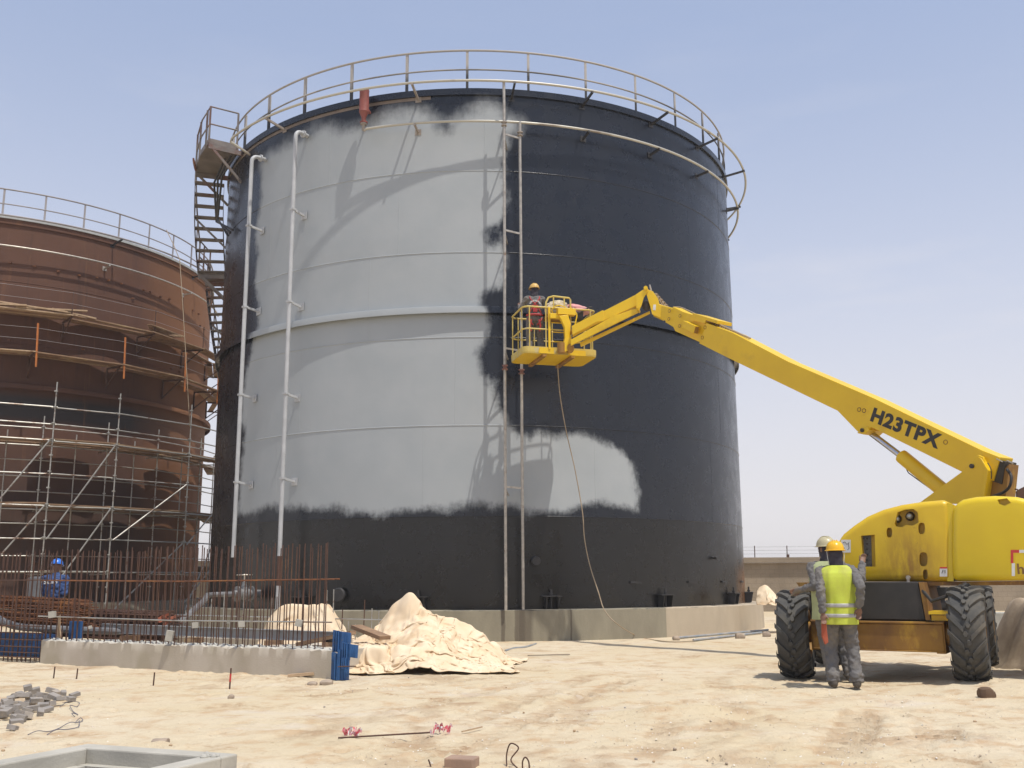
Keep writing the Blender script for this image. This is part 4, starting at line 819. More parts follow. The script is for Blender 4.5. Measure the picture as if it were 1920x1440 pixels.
# ================================================================== VALVE, HOSE, CABLES
vp = pol(TC, TR+.3, -131, 1.08); dv = Vector((math.cos(R_(-131)), math.sin(R_(-131)), 0))
VO = empty('gate_valve', vp, 'grey flanged gate valve with a handwheel low on the tank, behind the rebar', 'valve')
q = MB(); q.lathe([(0, -.32), (.10, -.32), (.10, -.05), (.19, -.05), (.19, 0), (.11, 0), (.14, .12), (.14, .26), (.10, .36), (.19, .36), (.19, .41), (.09, .41), (.09, .50), (0, .50)], vp, axis=dv, n=20); q.lathe([(.11, 0), (.10, .16), (.06, .22), (.05, .30), (0, .30)], vp+dv*.19, n=14); q.build('valve_body', simple('dull_grey_casting', (.20, .20, .20), (.13, .13, .13), .6), VO)
q = MB(); q.tube([vp+dv*.19+Vector((0, 0, .28)), vp+dv*.19+Vector((0, 0, .50))], .02, 8); q.tube([vp+dv*.19+Vector((.19*math.cos(k*math.pi/8), .19*math.sin(k*math.pi/8), .47)) for k in range(16)], .016, 6, closed=True); q.tube([vp+dv*.19+Vector((-.19, 0, .47)), vp+dv*.19+Vector((.19, 0, .47))], .012, 6); q.tube([vp+dv*.19+Vector((0, -.19, .47)), vp+dv*.19+Vector((0, .19, .47))], .012, 6); q.build('handwheel', M_galv, VO)
def crv(pts, n=8):
    pts = [Vector(p) for p in pts]; out = []
    for i in range(len(pts)-1):
        p0, p1, p2, p3 = pts[max(i-1, 0)], pts[i], pts[i+1], pts[min(i+2, len(pts)-1)]
        for k in range(n):
            t = k/n; out.append(.5*((2*p1)+(p2-p0)*t+(2*p0-5*p1+4*p2-p3)*t*t+(3*p1-p0-3*p2+p3)*t**3))
    return out+[pts[-1]]
hp = [vp+dv*.48, vp+dv*.9+Vector((-.25, 0, -.02)), at(385, 1124, 23.0), at(362, 1145, 21.5), at(335, 1168, 20.3), at(300, 1180, 19.2), at(240, 1184, 18.8), at(120, 1180, 18.9), at(30, 1174, 19.0), at(-20, 1150, 19.2)]
tag(MB().tube(crv(hp), .065, 10).build('suction_hose', M_hose, base=hp[4]), 'thick grey hose running down from the gate valve behind the rebar', 'hose')
hb = at(1046, 690, 23.3)
cab = [hb+Vector((0, .1, .1)), at(1050, 740, 23.5), at(1062, 810, 23.6), at(1078, 880, 23.7), at(1092, 960, 23.75), at(1096, 1010, 23.75), at(1106, 1060, 23.7), at(1122, 1110, 23.5), at(1134, 1145, 23.35), at(1160, 1172, 23.2), gz(1200, 1194, .03), gz(1250, 1203, .02), gz(1300, 1202, .02)]
tag(MB().tube(crv(cab), .013, 6).build('airless_hose', M_cable, base=cab[-1]), 'thin beige hose hanging from the basket down to the ground', 'hose')
gc = [gpt(x, y)+Vector((0, 0, .01)) for x, y in ((948, 1221), (965, 1216), (985, 1214), (1005, 1208))]
tag(MB().tube(crv(gc), .022, 6).build('cable_end', M_bluepipe, base=gc[1]), 'pale grey cable end lying at the right foot of the big tarp', 'cable')
for k, (a, b_, lb) in enumerate((((1262, 1199), (1440, 1184), 'dusty blue-grey pipe lying along the plinth, the one nearer the tank'), ((1300, 1203), (1428, 1189), 'dusty blue-grey pipe lying along the plinth, the one nearer the camera'))):
    A, B = gpt(*a), gpt(*b_); tag(MB().tube([A+Vector((0, 0, .03)), B+Vector((0, 0, .04))], .028, 10).build('plastic_pipe', M_bluepipe, base=A), lb, 'pipe')
# rocks
def rock(px, py, s_, lb, mat=M_rock, flat=.7, grp=None, nm='stone', cat='stone'):
    p = gpt(px, py); q = MB(); q.ell((0, 0, 0), (s_, s_*.8, s_*flat), n=8)
    for v in q.bm.verts:
        k = 1+.28*float(vn(v.co.x/s_*1.3+px, v.co.y/s_*1.3+py, v.co.z/s_*1.3)); v.co = v.co*k
        for ax in range(3): v.co[ax] = max(-s_*.75, min(s_*.75, v.co[ax]))
    for v in q.bm.verts: v.co += p+Vector((0, 0, s_*flat*.45))
    return tag(q.build(nm, mat, base=p, auto=25), lb, cat, grp)
rock(1388, 1197, .14, 'largest pale stone lying in front of the blue pipes'); rock(1438, 1194, .13, 'pale stone at the right end of the blue pipes')
rock(1850, 1308, .11, 'dark brown rock on the sand in front of the right wheel', simple('brown_rock', (.14, .085, .05), (.09, .055, .035), .9)); rock(1268, 1200, .10, 'dark stone at the left end of the blue pipes')
rock(433, 1310, .05, 'small brown pebble right of the red painted stake'); rock(300, 1394, .09, 'flat brown stone behind the corner of the precast frame', flat=.35)
rock(585, 1285, .09, 'flat stone in front of the right end of the strip', flat=.4); rock(612, 1283, .11, 'longer flat stone beside another below the blue shutter', flat=.35)
rock(722, 1259, .06, 'stone at the front corner of the low concrete block')
A = gpt(540, 1271); tag(MB().bar(A+Vector((0, 0, .03)), A+Vector((.38, .02, .06)), .09, .04).build('timber_offcut', M_woodpale, base=A, smooth=False), 'split pale timber offcut at the foot of the concrete strip', 'offcut')
tag(MB().bar(gpt(990, 1231)+Vector((0, 0, .02)), gpt(1068, 1229)+Vector((0, 0, .02)), .04, .015).build('timber_offcut', simple('grey_offcut', (.25, .21, .16), (.2, .16, .12), .9), base=gpt(1030, 1230), smooth=False), 'thin grey lath lying on the sand right of the big tarp', 'offcut')
sp_ = []
for k in range(26):
    px, py = random.uniform(0, 1900), random.uniform(1262, 1436)
    rock(px, py, random.uniform(.009, .02), 'thumb-sized stone scattered on the open sand', random.choice((M_rock, M_pave, M_woodpale)), .6, 'small stones scattered on the sand')
# gravel as stuff
q = MB()
for k in range(5200):
    x = random.uniform(-6.6, 6.8); y = 7.6+(random.random()**1.6)*9; 
    if float(vn(x*.9, y*.9, 77)) < random.uniform(-.5, .5): continue
    s_ = random.uniform(.004, .012); z = on(x, y); a = random.uniform(0, 6.3)
    q.geom([Vector((x+s_*math.cos(a+j*1.57)*(1+.4*random.random()), y+s_*math.sin(a+j*1.57), z-.002)) for j in range(4)]+[Vector((x, y, z+s_*.75))], [(0, 1, 4), (1, 2, 4), (2, 3, 4), (3, 0, 4)])
tag(q.build('gravel', simple('gravel_mix', (.48, .40, .31), (.30, .22, .15), .95, sc=30, c3=(.70, .66, .58), sc3=17, lo3=.5, hi3=.55), base=(0, 10, 0), smooth=False), 'fine stone chips strewn over the sand', kind='stuff')
# paving blocks in a loose heap
blk = None; pp_ = []
cand = [(52,1303),(65,1302),(78,1310),(95,1302),(105,1305),(118,1312),(140,1308),(38,1308),(28,1312),(20,1316),(45,1318),(58,1316),(72,1320),(85,1316),(130,1316),(100,1320),(10,1322),(30,1326),(42,1330),(55,1328),(66,1328),(30,1334),(80,1330),(95,1326),(88,1336),(15,1334),(5,1338),(50,1338),(62,1336),(75,1342),(20,1344),(35,1346),(50,1350),(38,1354),(28,1352),(12,1350),(3,1346),(30,1360),(22,1372),(60,1324),(112,1324),(0,1330),(48,1308),(22,1338)]
for k, (px, py) in enumerate(cand):
    p = gpt(px, py); s_ = 1.
    if blk is None:
        q = MB(); q.geom([Vector(v) for v in ((-.09,-.05,0),(.09,-.05,0),(.09,.05,0),(-.09,.05,0),(-.088,-.048,.075),(.088,-.05,.08),(.09,.05,.078),(-.09,.046,.08))], [(0,3,2,1),(4,5,6,7),(0,1,5,4),(1,2,6,5),(2,3,7,6),(3,0,4,7)])
        bo = q.build('paving_stone', M_pave, smooth=False, bevel=.006, seg=2)
        blk = bo
    else: bo = blk.copy(); COL.objects.link(bo)
    bo.location = p+Vector((0, 0, .015 if k % 5 else .06)); bo.rotation_euler = (random.uniform(-.25, .25), random.uniform(-.3, .3), random.uniform(0, 6.3)); bo.scale = (random.uniform(.5, .75), random.uniform(.6, .95), random.uniform(.5, .85))
    tag(bo, 'grey paving stone in the loose heap on the sand near the left edge', 'paving stone', 'paving stones heaped near the left edge')
# stakes
for (px, py, h, lb, mt) in ((100, 1272, .17, 'leftmost short steel stake in the sand before the strip', M_rebar), (143, 1273, .15, 'second short steel stake from the left, close to the first', M_rebar), (287, 1285, .17, 'dark stake standing alone midway in front of the strip', M_rebar)):
    p = gpt(px, py); tag(MB().tube([p-Vector((0, 0, .1)), p+Vector((.01, 0, h))], .010, 6).build('survey_stake', mt, base=p), lb, 'stake')
p = gpt(430, 1293); STK = empty('survey_stake', p, 'steel stake with red paint, nearest the camera of the four', 'stake')
MB().tube([p-Vector((0, 0, .1)), p+Vector((.01, 0, .27))], .011, 6).build('rod', M_rebar, STK); MB().tube([p+Vector((.004, 0, .10)), p+Vector((.008, 0, .20))], .0125, 6).build('painted_band', M_red, STK)
# rod with barrier tape
A, B = gpt(634, 1388), gpt(806, 1381); RO = empty('marker_rod', A, 'steel rod lying on the sand with pink and white tape at both ends', 'rod')
MB().tube([A+Vector((0, 0, .02)), B+Vector((0, 0, .035))], .008, 6).build('rod', M_rebar, RO)
M_tape = simple('pink_barrier_tape', (.68, .10, .14), (.72, .40, .42), .45, sc=30, lo=.45, hi=.55, c3=(.8, .8, .8), sc3=22, lo3=.52, hi3=.56)
for cx_, cy_, n_ in ((648, 1382, 13), (668, 1385, 12), (824, 1376, 14), (842, 1378, 8), (812, 1381, 5)):
    q = MB(); c_ = gpt(cx_, cy_)+Vector((0, 0, .02))
    for k in range(n_):
        a = random.uniform(0, 6.3); r_ = random.uniform(.02, .06); e = c_+Vector((math.cos(a)*r_, math.sin(a)*r_*.6, random.uniform(0, .07))); m1 = c_.lerp(e, .5)+Vector((0, 0, .03)); w_ = Vector((random.uniform(-.01, .01), random.uniform(-.01, .01), .014))
        q.geom([c_-w_, c_+w_, m1+w_, m1-w_, e+w_*1.3, e-w_*1.3], [(0, 1, 2, 3), (3, 2, 4, 5)])
    q.build('tape_knot', M_tape, RO)
A, B = gpt(866, 1376), gpt(904, 1369); tag(MB().bar(A+Vector((0, 0, .02)), B+Vector((0, 0, .03)), .012, .012).build('twig', M_woodpale, base=A, smooth=False), 'thin brown stick lying to the right of the taped rod', 'stick')
# tie wire
for nm, pts, lb in (('tie_wire', ((52, 1380), (70, 1377), (90, 1374), (110, 1368), (130, 1361), (146, 1357), (155, 1353), (150, 1352), (141, 1357)), 'thin bluish tie wire lying below the paving stones'), ('tie_wire', ((112, 1327), (128, 1321), (148, 1319), (144, 1327), (131, 1328), (137, 1336), (146, 1342), (134, 1343), (140, 1346)), 'tangle of blue twine beside the paving stones'), ('tie_wire', ((88, 1380), (105, 1375), (125, 1370), (147, 1365), (148, 1358)), 'second bluish wire running just under the first')):
    P_ = [gpt(*p)+Vector((0, 0, .012+.02*(i % 3 == 1))) for i, p in enumerate(pts)]; tag(MB().tube(crv(P_, 5), .004, 5).build(nm, simple('blue_wire', (.10, .11, .17), (.14, .12, .12), .6), base=P_[0]), lb, 'wire')
# bent rebar hoops and reddish block at the lower edge
P_ = [gpt(950, 1436)+Vector((0, 0, .0)), gpt(950, 1436)+Vector((.0, .05, .08)), gpt(955, 1436)+Vector((.01, .02, .16)), gpt(965, 1436)+Vector((.03, 0, .13)), gpt(958, 1437)+Vector((0, 0, .05)), gpt(965, 1440)+Vector((.02, 0, 0))]
tag(MB().tube(crv(P_, 6), .006, 5).build('bent_stirrup', M_rebar, base=P_[0]), 'bent rusty stirrup sticking up at the bottom edge', 'bent rebar')
p = gpt(980, 1444); P_ = [p, p+Vector((0, 0, .06)), p+Vector((.02, 0, .09)), p+Vector((.045, 0, .06)), p+Vector((.05, 0, 0))]; tag(MB().tube(crv(P_, 6), .006, 5).build('bent_stirrup', M_rebar, base=p), 'small rusty rebar loop just right of the bent stirrup', 'bent rebar')
p = gpt(866, 1440); q = MB(); q.box(p+Vector((0, 0, .035)), (.23, .16, .09), Matrix.Rotation(-.3, 3, 'Z')); tag(q.build('broken_block', simple('reddish_block', (.36, .24, .17), (.28, .19, .14), .95, bm=.5), base=p, smooth=False, bevel=.01), 'reddish brown broken block at the bottom edge', 'block')
p = gpt(808, 1438); tag(MB().tube([p, p+Vector((-.02, .02, .05))], .006, 5).build('bent_nail', M_rebar, base=p), 'bit of bent rod left of the reddish block', 'rod')
# ================================================================== PRECAST FRAME (foreground, lower left)
M_pre = simple('precast_concrete', (.45, .425, .365), (.36, .34, .29), .88, sc=2.5, bm=.5, bsc=45, c3=(.22, .215, .2), sc3=1.8, lo3=.56, hi3=.72)
PF = empty('precast_frame', Vector((K[0].x, K[0].y, 0)), 'large grey precast concrete manhole frame in the bottom left corner', 'concrete frame')
def pf(u, v, z): return Vector((K[0].x+ex.x*u+ey_.x*v, K[0].y+ex.y*u+ey_.y*v, z))
def rim_(u0, u1, v0, v1, zt, zb):
    q = MB(); q.prism([pf(u0, v0, zb), pf(u1, v0, zb), pf(u1, v1, zb), pf(u0, v1, zb)], (0, 0, 1), zt-zb); return q
for nm, args in (('back_wall', (0, Lx, 0, wth)), ('side_wall', (0, wth, wth+.002, Ly)), ('side_wall', (Lx-wth, Lx, wth+.002, Ly)), ('front_wall', (wth+.002, Lx-wth-.002, Ly-wth, Ly))): rim_(*args, zpf, -.45).build(nm, M_pre, PF, smooth=False, bevel=.012)
# inner ledge
for nm, args in (('ledge', (wth+.002, Lx-wth-.002, wth+.002, wth+.09)), ('ledge', (wth+.002, wth+.09, wth+.1, Ly-wth-.002)), ('ledge', (Lx-wth-.09, Lx-wth-.002, wth+.1, Ly-wth-.002))): rim_(*args, zpf-.11, -.40).build(nm, M_pre, PF, smooth=False)
q = MB(); q.box(pf(.5, .45, -.1), (.25, .2, .2), Matrix.Rotation(.5, 3, 'Z')); q.build('rubble', M_rebar, PF)
for k in range(5):
    p = pf(Lx-.12+random.uniform(-.05, .1), .08+random.uniform(0, .2), zpf); q = MB(); q.ell(p, random.uniform(.012, .03), n=5); q.build('chipped_edge', M_concl, PF, smooth=False)
HAZE = .0008
# ================================================================== PEOPLE
def ik(a, b, l1, l2, pole):
    d = b-a; L = min(d.length, (l1+l2)*.995); u = d.normalized(); x = (l1*l1-l2*l2+L*L)/(2*L); h = math.sqrt(max(l1*l1-x*x, 1e-6)); p = Vector(pole); p = (p-u*p.dot(u)).normalized(); return a+u*x+p*h, a+u*L
def skinmods(o, vox, disp=0., dsc=.12, it=3):
    r = o.modifiers.new('remesh', 'REMESH'); r.mode = 'VOXEL'; r.voxel_size = vox; r.use_smooth_shade = True
    s = o.modifiers.new('smooth', 'SMOOTH'); s.factor = .6; s.iterations = it
    if disp:
        tx = bpy.data.textures.new('folds', 'CLOUDS'); tx.noise_scale = dsc; tx.noise_depth = 2
        d = o.modifiers.new('folds', 'DISPLACE'); d.texture = tx; d.strength = disp; d.mid_level = .5; d.texture_coords = 'LOCAL'
def person(base, yaw, H, label, hands=(None, None), feet=((-.13, 0), (.13, .03)), turn=0., tilt=0., lean=0., poles=((-.6, -.6, -.3), (.6, -.6, -.3)), cloth=None, head=None, vest=None, boots=None, glove=None, hood=None, shirt_only=False, bands=True, group=None, crouch=0.):
    s = H/1.75; Rz = Matrix.Rotation(yaw, 3, 'Z'); base = Vector(base)
    def w(x, y, z): return base + Rz @ Vector((x*s, y*s, z*s))
    T = empty('person', base, label, 'person', group)
    ly = lambda z: lean*(z-.9)          # forward lean
    pel = w(0, 0, .93-crouch); ch = w(0, ly(1.28), 1.28-crouch); nk = w(0, ly(1.47), 1.47-crouch); hd = w(0, ly(1.6)+.02, 1.625-crouch)
    sh = [w(-.185, ly(1.40), 1.405-crouch), w(.185, ly(1.40), 1.405-crouch)]
    HR = Rz @ Matrix.Rotation(turn, 3, 'Z') @ Matrix.Rotation(tilt, 3, 'X')
    el, wr, hn = [], [], []
    for i, sg in enumerate((-1, 1)):
        h_ = hands[i]; h_ = Vector(h_) if h_ is not None else w(sg*.27, ly(.8)+.06, .80-crouch)
        e, q_ = ik(sh[i], h_, .29*s, .27*s, Rz @ Vector(poles[i])); el.append(e); wr.append(q_); hn.append((q_-e).normalized())
    hip = [w(-.09, 0, .90-crouch), w(.09, 0, .90-crouch)]; an = [w(f[0], f[1], .09) for f in feet]; kn = []
    for i in range(2): k, _ = ik(hip[i], an[i], .43*s, .41*s, Rz @ Vector((.1*(-1, 1)[i], 1, 0))); kn.append(k)
    # --- body (skin): one continuous surface with face, ears, hands and fingers
    q = MB(); q.cap(pel, .12*s, ch, .12*s); q.cap(ch, .11*s, nk, .05*s); q.cap(nk, .055*s, hd-Vector((0, 0, .06*s)), .055*s)
    q.ell(hd, (.078*s, .098*s, .118*s), HR); hp = lambda x, y, z: hd + HR @ Vector((x*s, y*s, z*s))
    q.ell(hp(0, .03, -.075), (.052*s, .062*s, .045*s), HR); q.cap(hp(0, .09, .015), .010*s, hp(0, .112, -.022), .015*s); q.cap(hp(-.035, .082, .028), .012*s, hp(.035, .082, .028), .012*s)
    q.cap(hp(-.024, .088, -.055), .008*s, hp(.024, .088, -.055), .008*s); q.cap(hp(-.022, .086, -.067), .008*s, hp(.022, .086, -.067), .008*s)
    for sg in (-1, 1): q.ell(hp(sg*.08, 0, -.005), (.012*s, .022*s, .034*s), HR); q.ell(hp(sg*.032, .084, .008), (.014*s, .010*s, .010*s), HR)
    for i, sg in enumerate((-1, 1)):
        q.cap(sh[i], .05*s, el[i], .042*s); q.cap(el[i], .040*s, wr[i], .026*s); d = hn[i]; lat = d.cross(Rz @ Vector((0, 1, 0)))
        if lat.length < .2: lat = d.cross(Vector((0, 0, 1)))
        lat.normalize(); dn_ = lat.cross(d).normalized(); M = Matrix((lat, dn_, d)).transposed(); pc = wr[i]+d*.05*s
        q.ell(pc, (.040*s, .017*s, .055*s), M)
        for k, (o_, l_) in enumerate(((-.028, .066), (-.010, .076), (.009, .072), (.027, .056))):
            a = pc+lat*o_*s+d*.040*s; m1 = a+(d*.8+dn_*-.45)*l_*.5*s; m2 = m1+(d*.35-dn_*.8)*l_*.5*s; q.cap(a, .0095*s, m1, .0088*s, 8); q.cap(m1, .0088*s, m2, .0075*s, 8)
        ts = -sg if True else 1; a = pc+lat*.036*s*(1 if lat.dot(Rz @ Vector((sg, 0, 0))) < 0 else -1)-d*.015*s; b_ = a+(lat*.3*(1 if lat.dot(Rz @ Vector((sg, 0, 0))) < 0 else -1)+d*.6-dn_*.5)*.05*s; q.cap(a, .012*s, b_, .0095*s, 8); q.cap(b_, .0095*s, b_+(d*.8-dn_*.4)*.03*s, .008*s, 8)
        q.cap(hip[i], .08*s, kn[i], .055*s); q.cap(kn[i], .05*s, an[i], .035*s); q.cap(an[i]+Vector((0, 0, -.03*s)), .035*s, an[i]+Rz @ Vector((0, .13*s, -.055*s)), .03*s)
    body = q.build('body', glove if glove and False else M_skin, T, auto=180); skinmods(body, .0085*s, it=2)
    for sg in (-1, 1): MB().ell(hp(sg*.032, .0925, .009), .0085*s, n=6).build('eye', simple('eye_dark', (.03, .02, .02), (.1, .09, .08), .2), T)
    # --- clothes
    q = MB(); q.ell(pel, (.165*s, .125*s, .13*s), Rz); q.cap(pel+Vector((0, 0, .02)), .135*s, ch, .15*s); q.ell(w(0, ly(1.2), 1.2-crouch), (.185*s, .135*s, .24*s), Rz); q.ell(w(0, ly(1.36), 1.36-crouch), (.20*s, .115*s, .11*s), Rz); q.cap(ch, .12*s, nk, .075*s)
    for i in range(2):
        q.cap(nk-Vector((0, 0, .05*s)), .065*s, sh[i], .070*s); q.cap(sh[i], .070*s, el[i], .056*s, 12); q.cap(el[i], .056*s, wr[i]-hn[i]*.03*s, .043*s, 12)
        d_ = (kn[i]-an[i]).normalized(); q.cap(hip[i], .110*s, kn[i], .082*s, 14); q.cap(kn[i], .080*s, an[i]+d_*.03*s, .074*s, 14)
        # bunched cuffs over the boots
        q.lathe([(.070*s, 0), (.088*s, .02*s), (.076*s, .05*s), (.087*s, .08*s), (.074*s, .12*s), (.05*s, .14*s), (.04*s, 0)], an[i]+Vector((0, 0, -.02*s)), n=18, closed=True)
    cl = q.build('coverall', cloth or M_cover, T, auto=180); skinmods(cl, .011*s, .046*s, .055, 2)
    for i in range(2):
        q = MB(); f = Rz @ Vector(((-.12, .12)[i]*.8, 1, 0)).normalized(); a = Vector((an[i].x, an[i].y, base.z)); q.cap(a+Vector((0, 0, .055*s))-f*.04*s, .052*s, a+f*.15*s+Vector((0, 0, .045*s)), .045*s); q.cap(a+Vector((0, 0, .06*s)), .056*s, a+Vector((0, 0, .16*s)), .056*s)
        for v in q.bm.verts: v.co.z = max(v.co.z, base.z+.002)
        o = q.build('boot', boots or M_boot, T, auto=180); skinmods(o, .012*s, it=2)
    if hood: 
        q = MB(); q.ell(hp(0, -.012, -.02), (.090*s, .105*s, .115*s), HR); q.cap(hp(0, -.03, -.07), .085*s, nk+Vector((0, 0, .01)), .09*s); o = q.build('neck_cloth', hood, T, auto=180); skinmods(o, .012*s, .02, .05)
    # vest: lofted around the torso
    if vest:
        zs = [.76, .80, .86, .93, 1.0, 1.07, 1.14, 1.2, 1.27, 1.33, 1.38, 1.42, 1.452, 1.475]; aw = [.205, .203, .198, .195, .195, .198, .205, .212, .215, .21, .205, .19, .15, .10]; bw = [.155, .155, .155, .152, .15, .15, .152, .155, .155, .15, .138, .115, .10, .088]
        nn = 72; Z = np.interp(np.linspace(0, 1, 60), np.linspace(0, 1, len(zs)), zs); AW = np.interp(Z, zs, aw)+.014; BW_ = np.interp(Z, zs, bw)+.010; th = np.linspace(0, 2*math.pi, nn, endpoint=False)
        TH, ZZ = np.meshgrid(th, Z, indexing='ij'); se = lambda c_: np.sign(c_)*np.abs(c_)**.82
        fold = .008*vn(TH*3.2, ZZ*2.2, 3+H)+.005*vn(TH*7, ZZ*4, 5+H)+.007*ss(1.15, .8, ZZ)*np.sin(TH*7+2*vn(ZZ*3, 1)); X = se(np.cos(TH))*(AW[None, :]+fold); Y = se(np.sin(TH))*(BW_[None, :]+fold)+lean*(ZZ-.9)
        PP = np.stack([X, Y, ZZ-crouch], -1).reshape(-1, 3)*s @ np.array(Rz).T + np.array(base); vo_ = grid('safety_vest', PP.reshape(nn, 60, 3), vest, T, closed_u=True, auto=180, thick=.006)
        if bands:
            for z0, z1 in ((.855, .905), (.975, 1.02)):
                k = [i for i in range(60) if z0 <= Z[i] <= z1]; k = [k[0]-1]+k if len(k) < 4 else k
                G = PP.reshape(nn, 60, 3)[:, k[0]:k[-1]+1].copy(); ctr = np.array(w(0, 0, 0)); ctr[2] = 0; off = G-np.array([base.x, base.y, 0]); off[..., 2] = 0; off /= np.linalg.norm(off, axis=-1, keepdims=True); G = G+off*.007
                grid('reflective_band', G, M_band, vo_, closed_u=True, auto=180, thick=.002)
    if head:
        q = MB(); hc = hp(0, -.005, .045); q2 = []
        prof_ = [(.001, .118), (.04, .112), (.075, .092), (.098, .062), (.108, .028), (.112, 0), (.128, -.006), (.126, -.013), (.106, -.010), (.10, 0), (.09, .05), (.05, .09), (0, .10)]
        hb_ = MB(); hb_.lathe([(r*s, z*s) for r, z in prof_], (0, 0, 0), n=32)
        hm = HR @ Matrix.Diagonal((1., 1.14, 1.)).to_3x3()
        for v in hb_.bm.verts: v.co = hc + hm @ v.co
        he = hb_.build('helmet', head, T, auto=60)
        q = MB(); 
        for k_ in (-1, 0, 1): q.tube([hc + HR @ Vector((k_*.026*s, .112*s*math.cos(t_)*1.05, .112*s*math.sin(t_)*1.07)) for t_ in np.linspace(.5, math.pi-.5, 9)], .006*s, 6)
        q.build('helmet_ridge', head, he)
        q = MB(); q.prism([hc + HR @ Vector((x*s, y*s, -.010*s)) for x, y in ((-.085, .085), (-.05, .15), (0, .165), (.05, .15), (.085, .085), (0, .11))], HR @ Vector((0, 0, 1)), .006*s); q.build('helmet_peak', head, he)
    return dict(T=T, s=s, w=w, nk=nk, ch=ch, pel=pel, wr=wr, hn=hn, el=el, sh=sh, hp=hp, HR=HR, Rz=Rz, hd=hd)
# front worker in lime vest, back to us
fx = gpt(1583, 1290); fx.z = on(fx.x, fx.y)
hL = at(1543, 1150, 13.20); hR = at(1611, 1140, 13.15)
w1 = person((fx.x, fx.y, fx.z), R_(-14), 1.82, 'person in yellow helmet and lime vest standing with back to the camera by the wheel', hands=(hL, hR), feet=((-.125, -.02), (.150, -.03)), cloth=M_cover, head=M_helY, vest=M_vest, hood=M_hood, poles=((-.35, -1, 0), (.35, -1, 0)), lean=.01)
q = MB()
for sg in (-1, 1): q.tube([w1['hp'](sg*.105, -.02, .04), w1['hp'](sg*.10, -.05, -.05), w1['hp'](sg*.088, -.05, -.13), w1['hp'](sg*.07, -.02, -.18)], .004, 5)
q.build('chin_strap', M_white, w1['T'])
gl = w1['wr'][0]+w1['hn'][0]*.09; q = MB(); q.prism([gl+Vector((x, 0, z)) for x, z in ((-.025, .02), (.03, .02), (.035, -.12), (.045, -.27), (.0, -.30), (-.035, -.2))], (0, 1, 0), .03)
tag(q.build('orange_cloth', simple('orange_cloth', (.38, .09, .04), (.3, .06, .03), .8), base=gl, bevel=.008), 'reddish orange cloth hanging from the left hand of the lime vest person', 'cloth')
# second worker with cream helmet, arms out to wheel and control panel
b2 = at(1560, 1200, 14.05); b2.z = on(b2.x, b2.y)
hL2 = at(1500, 1106, 14.15); hR2 = at(1617, 1056, 14.30)
w2 = person((b2.x, b2.y, b2.z), R_(-8), 1.90, 'person in cream helmet and faded vest reaching to the machine, behind the lime vest person', hands=(hL2, hR2), feet=((-.02, .0), (.20, .05)), cloth=M_cover, head=M_helP, vest=M_vestp, hood=M_hood, turn=R_(38), bands=False, poles=((-.15, -.5, -1), (.35, -.4, -1)), lean=.02)
q = MB(); d = w2['hn'][0]; p = w2['wr'][0]; q.cap(p-d*.04, .045, p+d*.05, .046); q.cap(p+d*.05, .042, p+d*.12+Vector((0, 0, -.03)), .028)
for o_ in (-.03, -.01, .01, .03): q.cap(p+d*.09+Vector((0, o_, 0)), .013, p+d*.15+Vector((-.01, o_*1.2, -.05)), .011)
o = q.build('work_glove', M_glove, w2['T']); skinmods(o, .008, it=2)
# painter in the basket
pz = 6.47
pb = at(1003, 655, 23.0); pb.z = pz+.03
w3 = person((pb.x, pb.y, pb.z), R_(4), 1.76, 'person in dusty helmet and red harness painting the tank from the lift basket', hands=(at(974, 574, 23.30), at(1003, 562, 23.42)), feet=((-.12, 0), (.16, .05)), cloth=M_cover, head=M_helO, turn=R_(28), lean=.06, poles=((-.3, -.6, -1), (.5, -.3, -1)), hood=M_hood)
W_ = w3['w']; q = MB()
def strap(a, b_, c_): q.tube(crv([a, b_, c_], 5), .016, 6)
for sg in (-1, 1):
    strap(W_(sg*.11, .04, 1.47), W_(sg*.10, -.115, 1.36), W_(-sg*.06, -.140, 1.16)); strap(W_(sg*.03, -.15, 1.2), W_(sg*.12, -.148, 1.05), W_(sg*.17, -.05, .98)); strap(W_(sg*.16, -.06, .92), W_(sg*.13, -.155, .83), W_(sg*.05, -.10, .74))
    q.box(W_(sg*.045, -.15, 1.16), (.05, .02, .10)); q.tube([W_(sg*.09, -.13, .86), W_(sg*.12, -.15, .72), W_(sg*.10, -.13, .58)], .022, 6)
q.tube([W_(-.18, 0, .99), W_(-.12, -.13, .98), W_(0, -.16, .98), W_(.12, -.13, .98), W_(.18, 0, .99)], .028, 6)
q.box(W_(0, -.152, 1.10), (.10, .03, .12)); q.build('safety_harness', M_harn, w3['T'])
q = MB()
for k in range(9):
    a = math.pi*(k+.5)/9; q.box(W_(-.115*math.cos(a), -.148-.004*math.sin(a), 1.235+.075*math.sin(a)), (.018, .004, .036), Matrix.Rotation(-(math.pi/2-a), 3, 'Y'))
q.build('back_print', M_white, w3['T'], smooth=False)
q = MB(); tip = w3['wr'][0]+w3['hn'][0]*.10; q.tube([tip-Vector((.0, .06, .10)), tip, tip+Vector((-.03, .10, .02))], [.02, .018, .010], 8); q.tube(crv([tip-Vector((0, .06, .1)), tip+Vector((-.05, -.05, -.3)), tip+Vector((-.08, -.1, -.6)), tip+Vector((.05, -.15, -.72))], 6), .009, 5)
tag(q.build('spray_gun', M_dark, base=tip), 'dark airless spray gun held by the painter in the basket', 'spray gun')
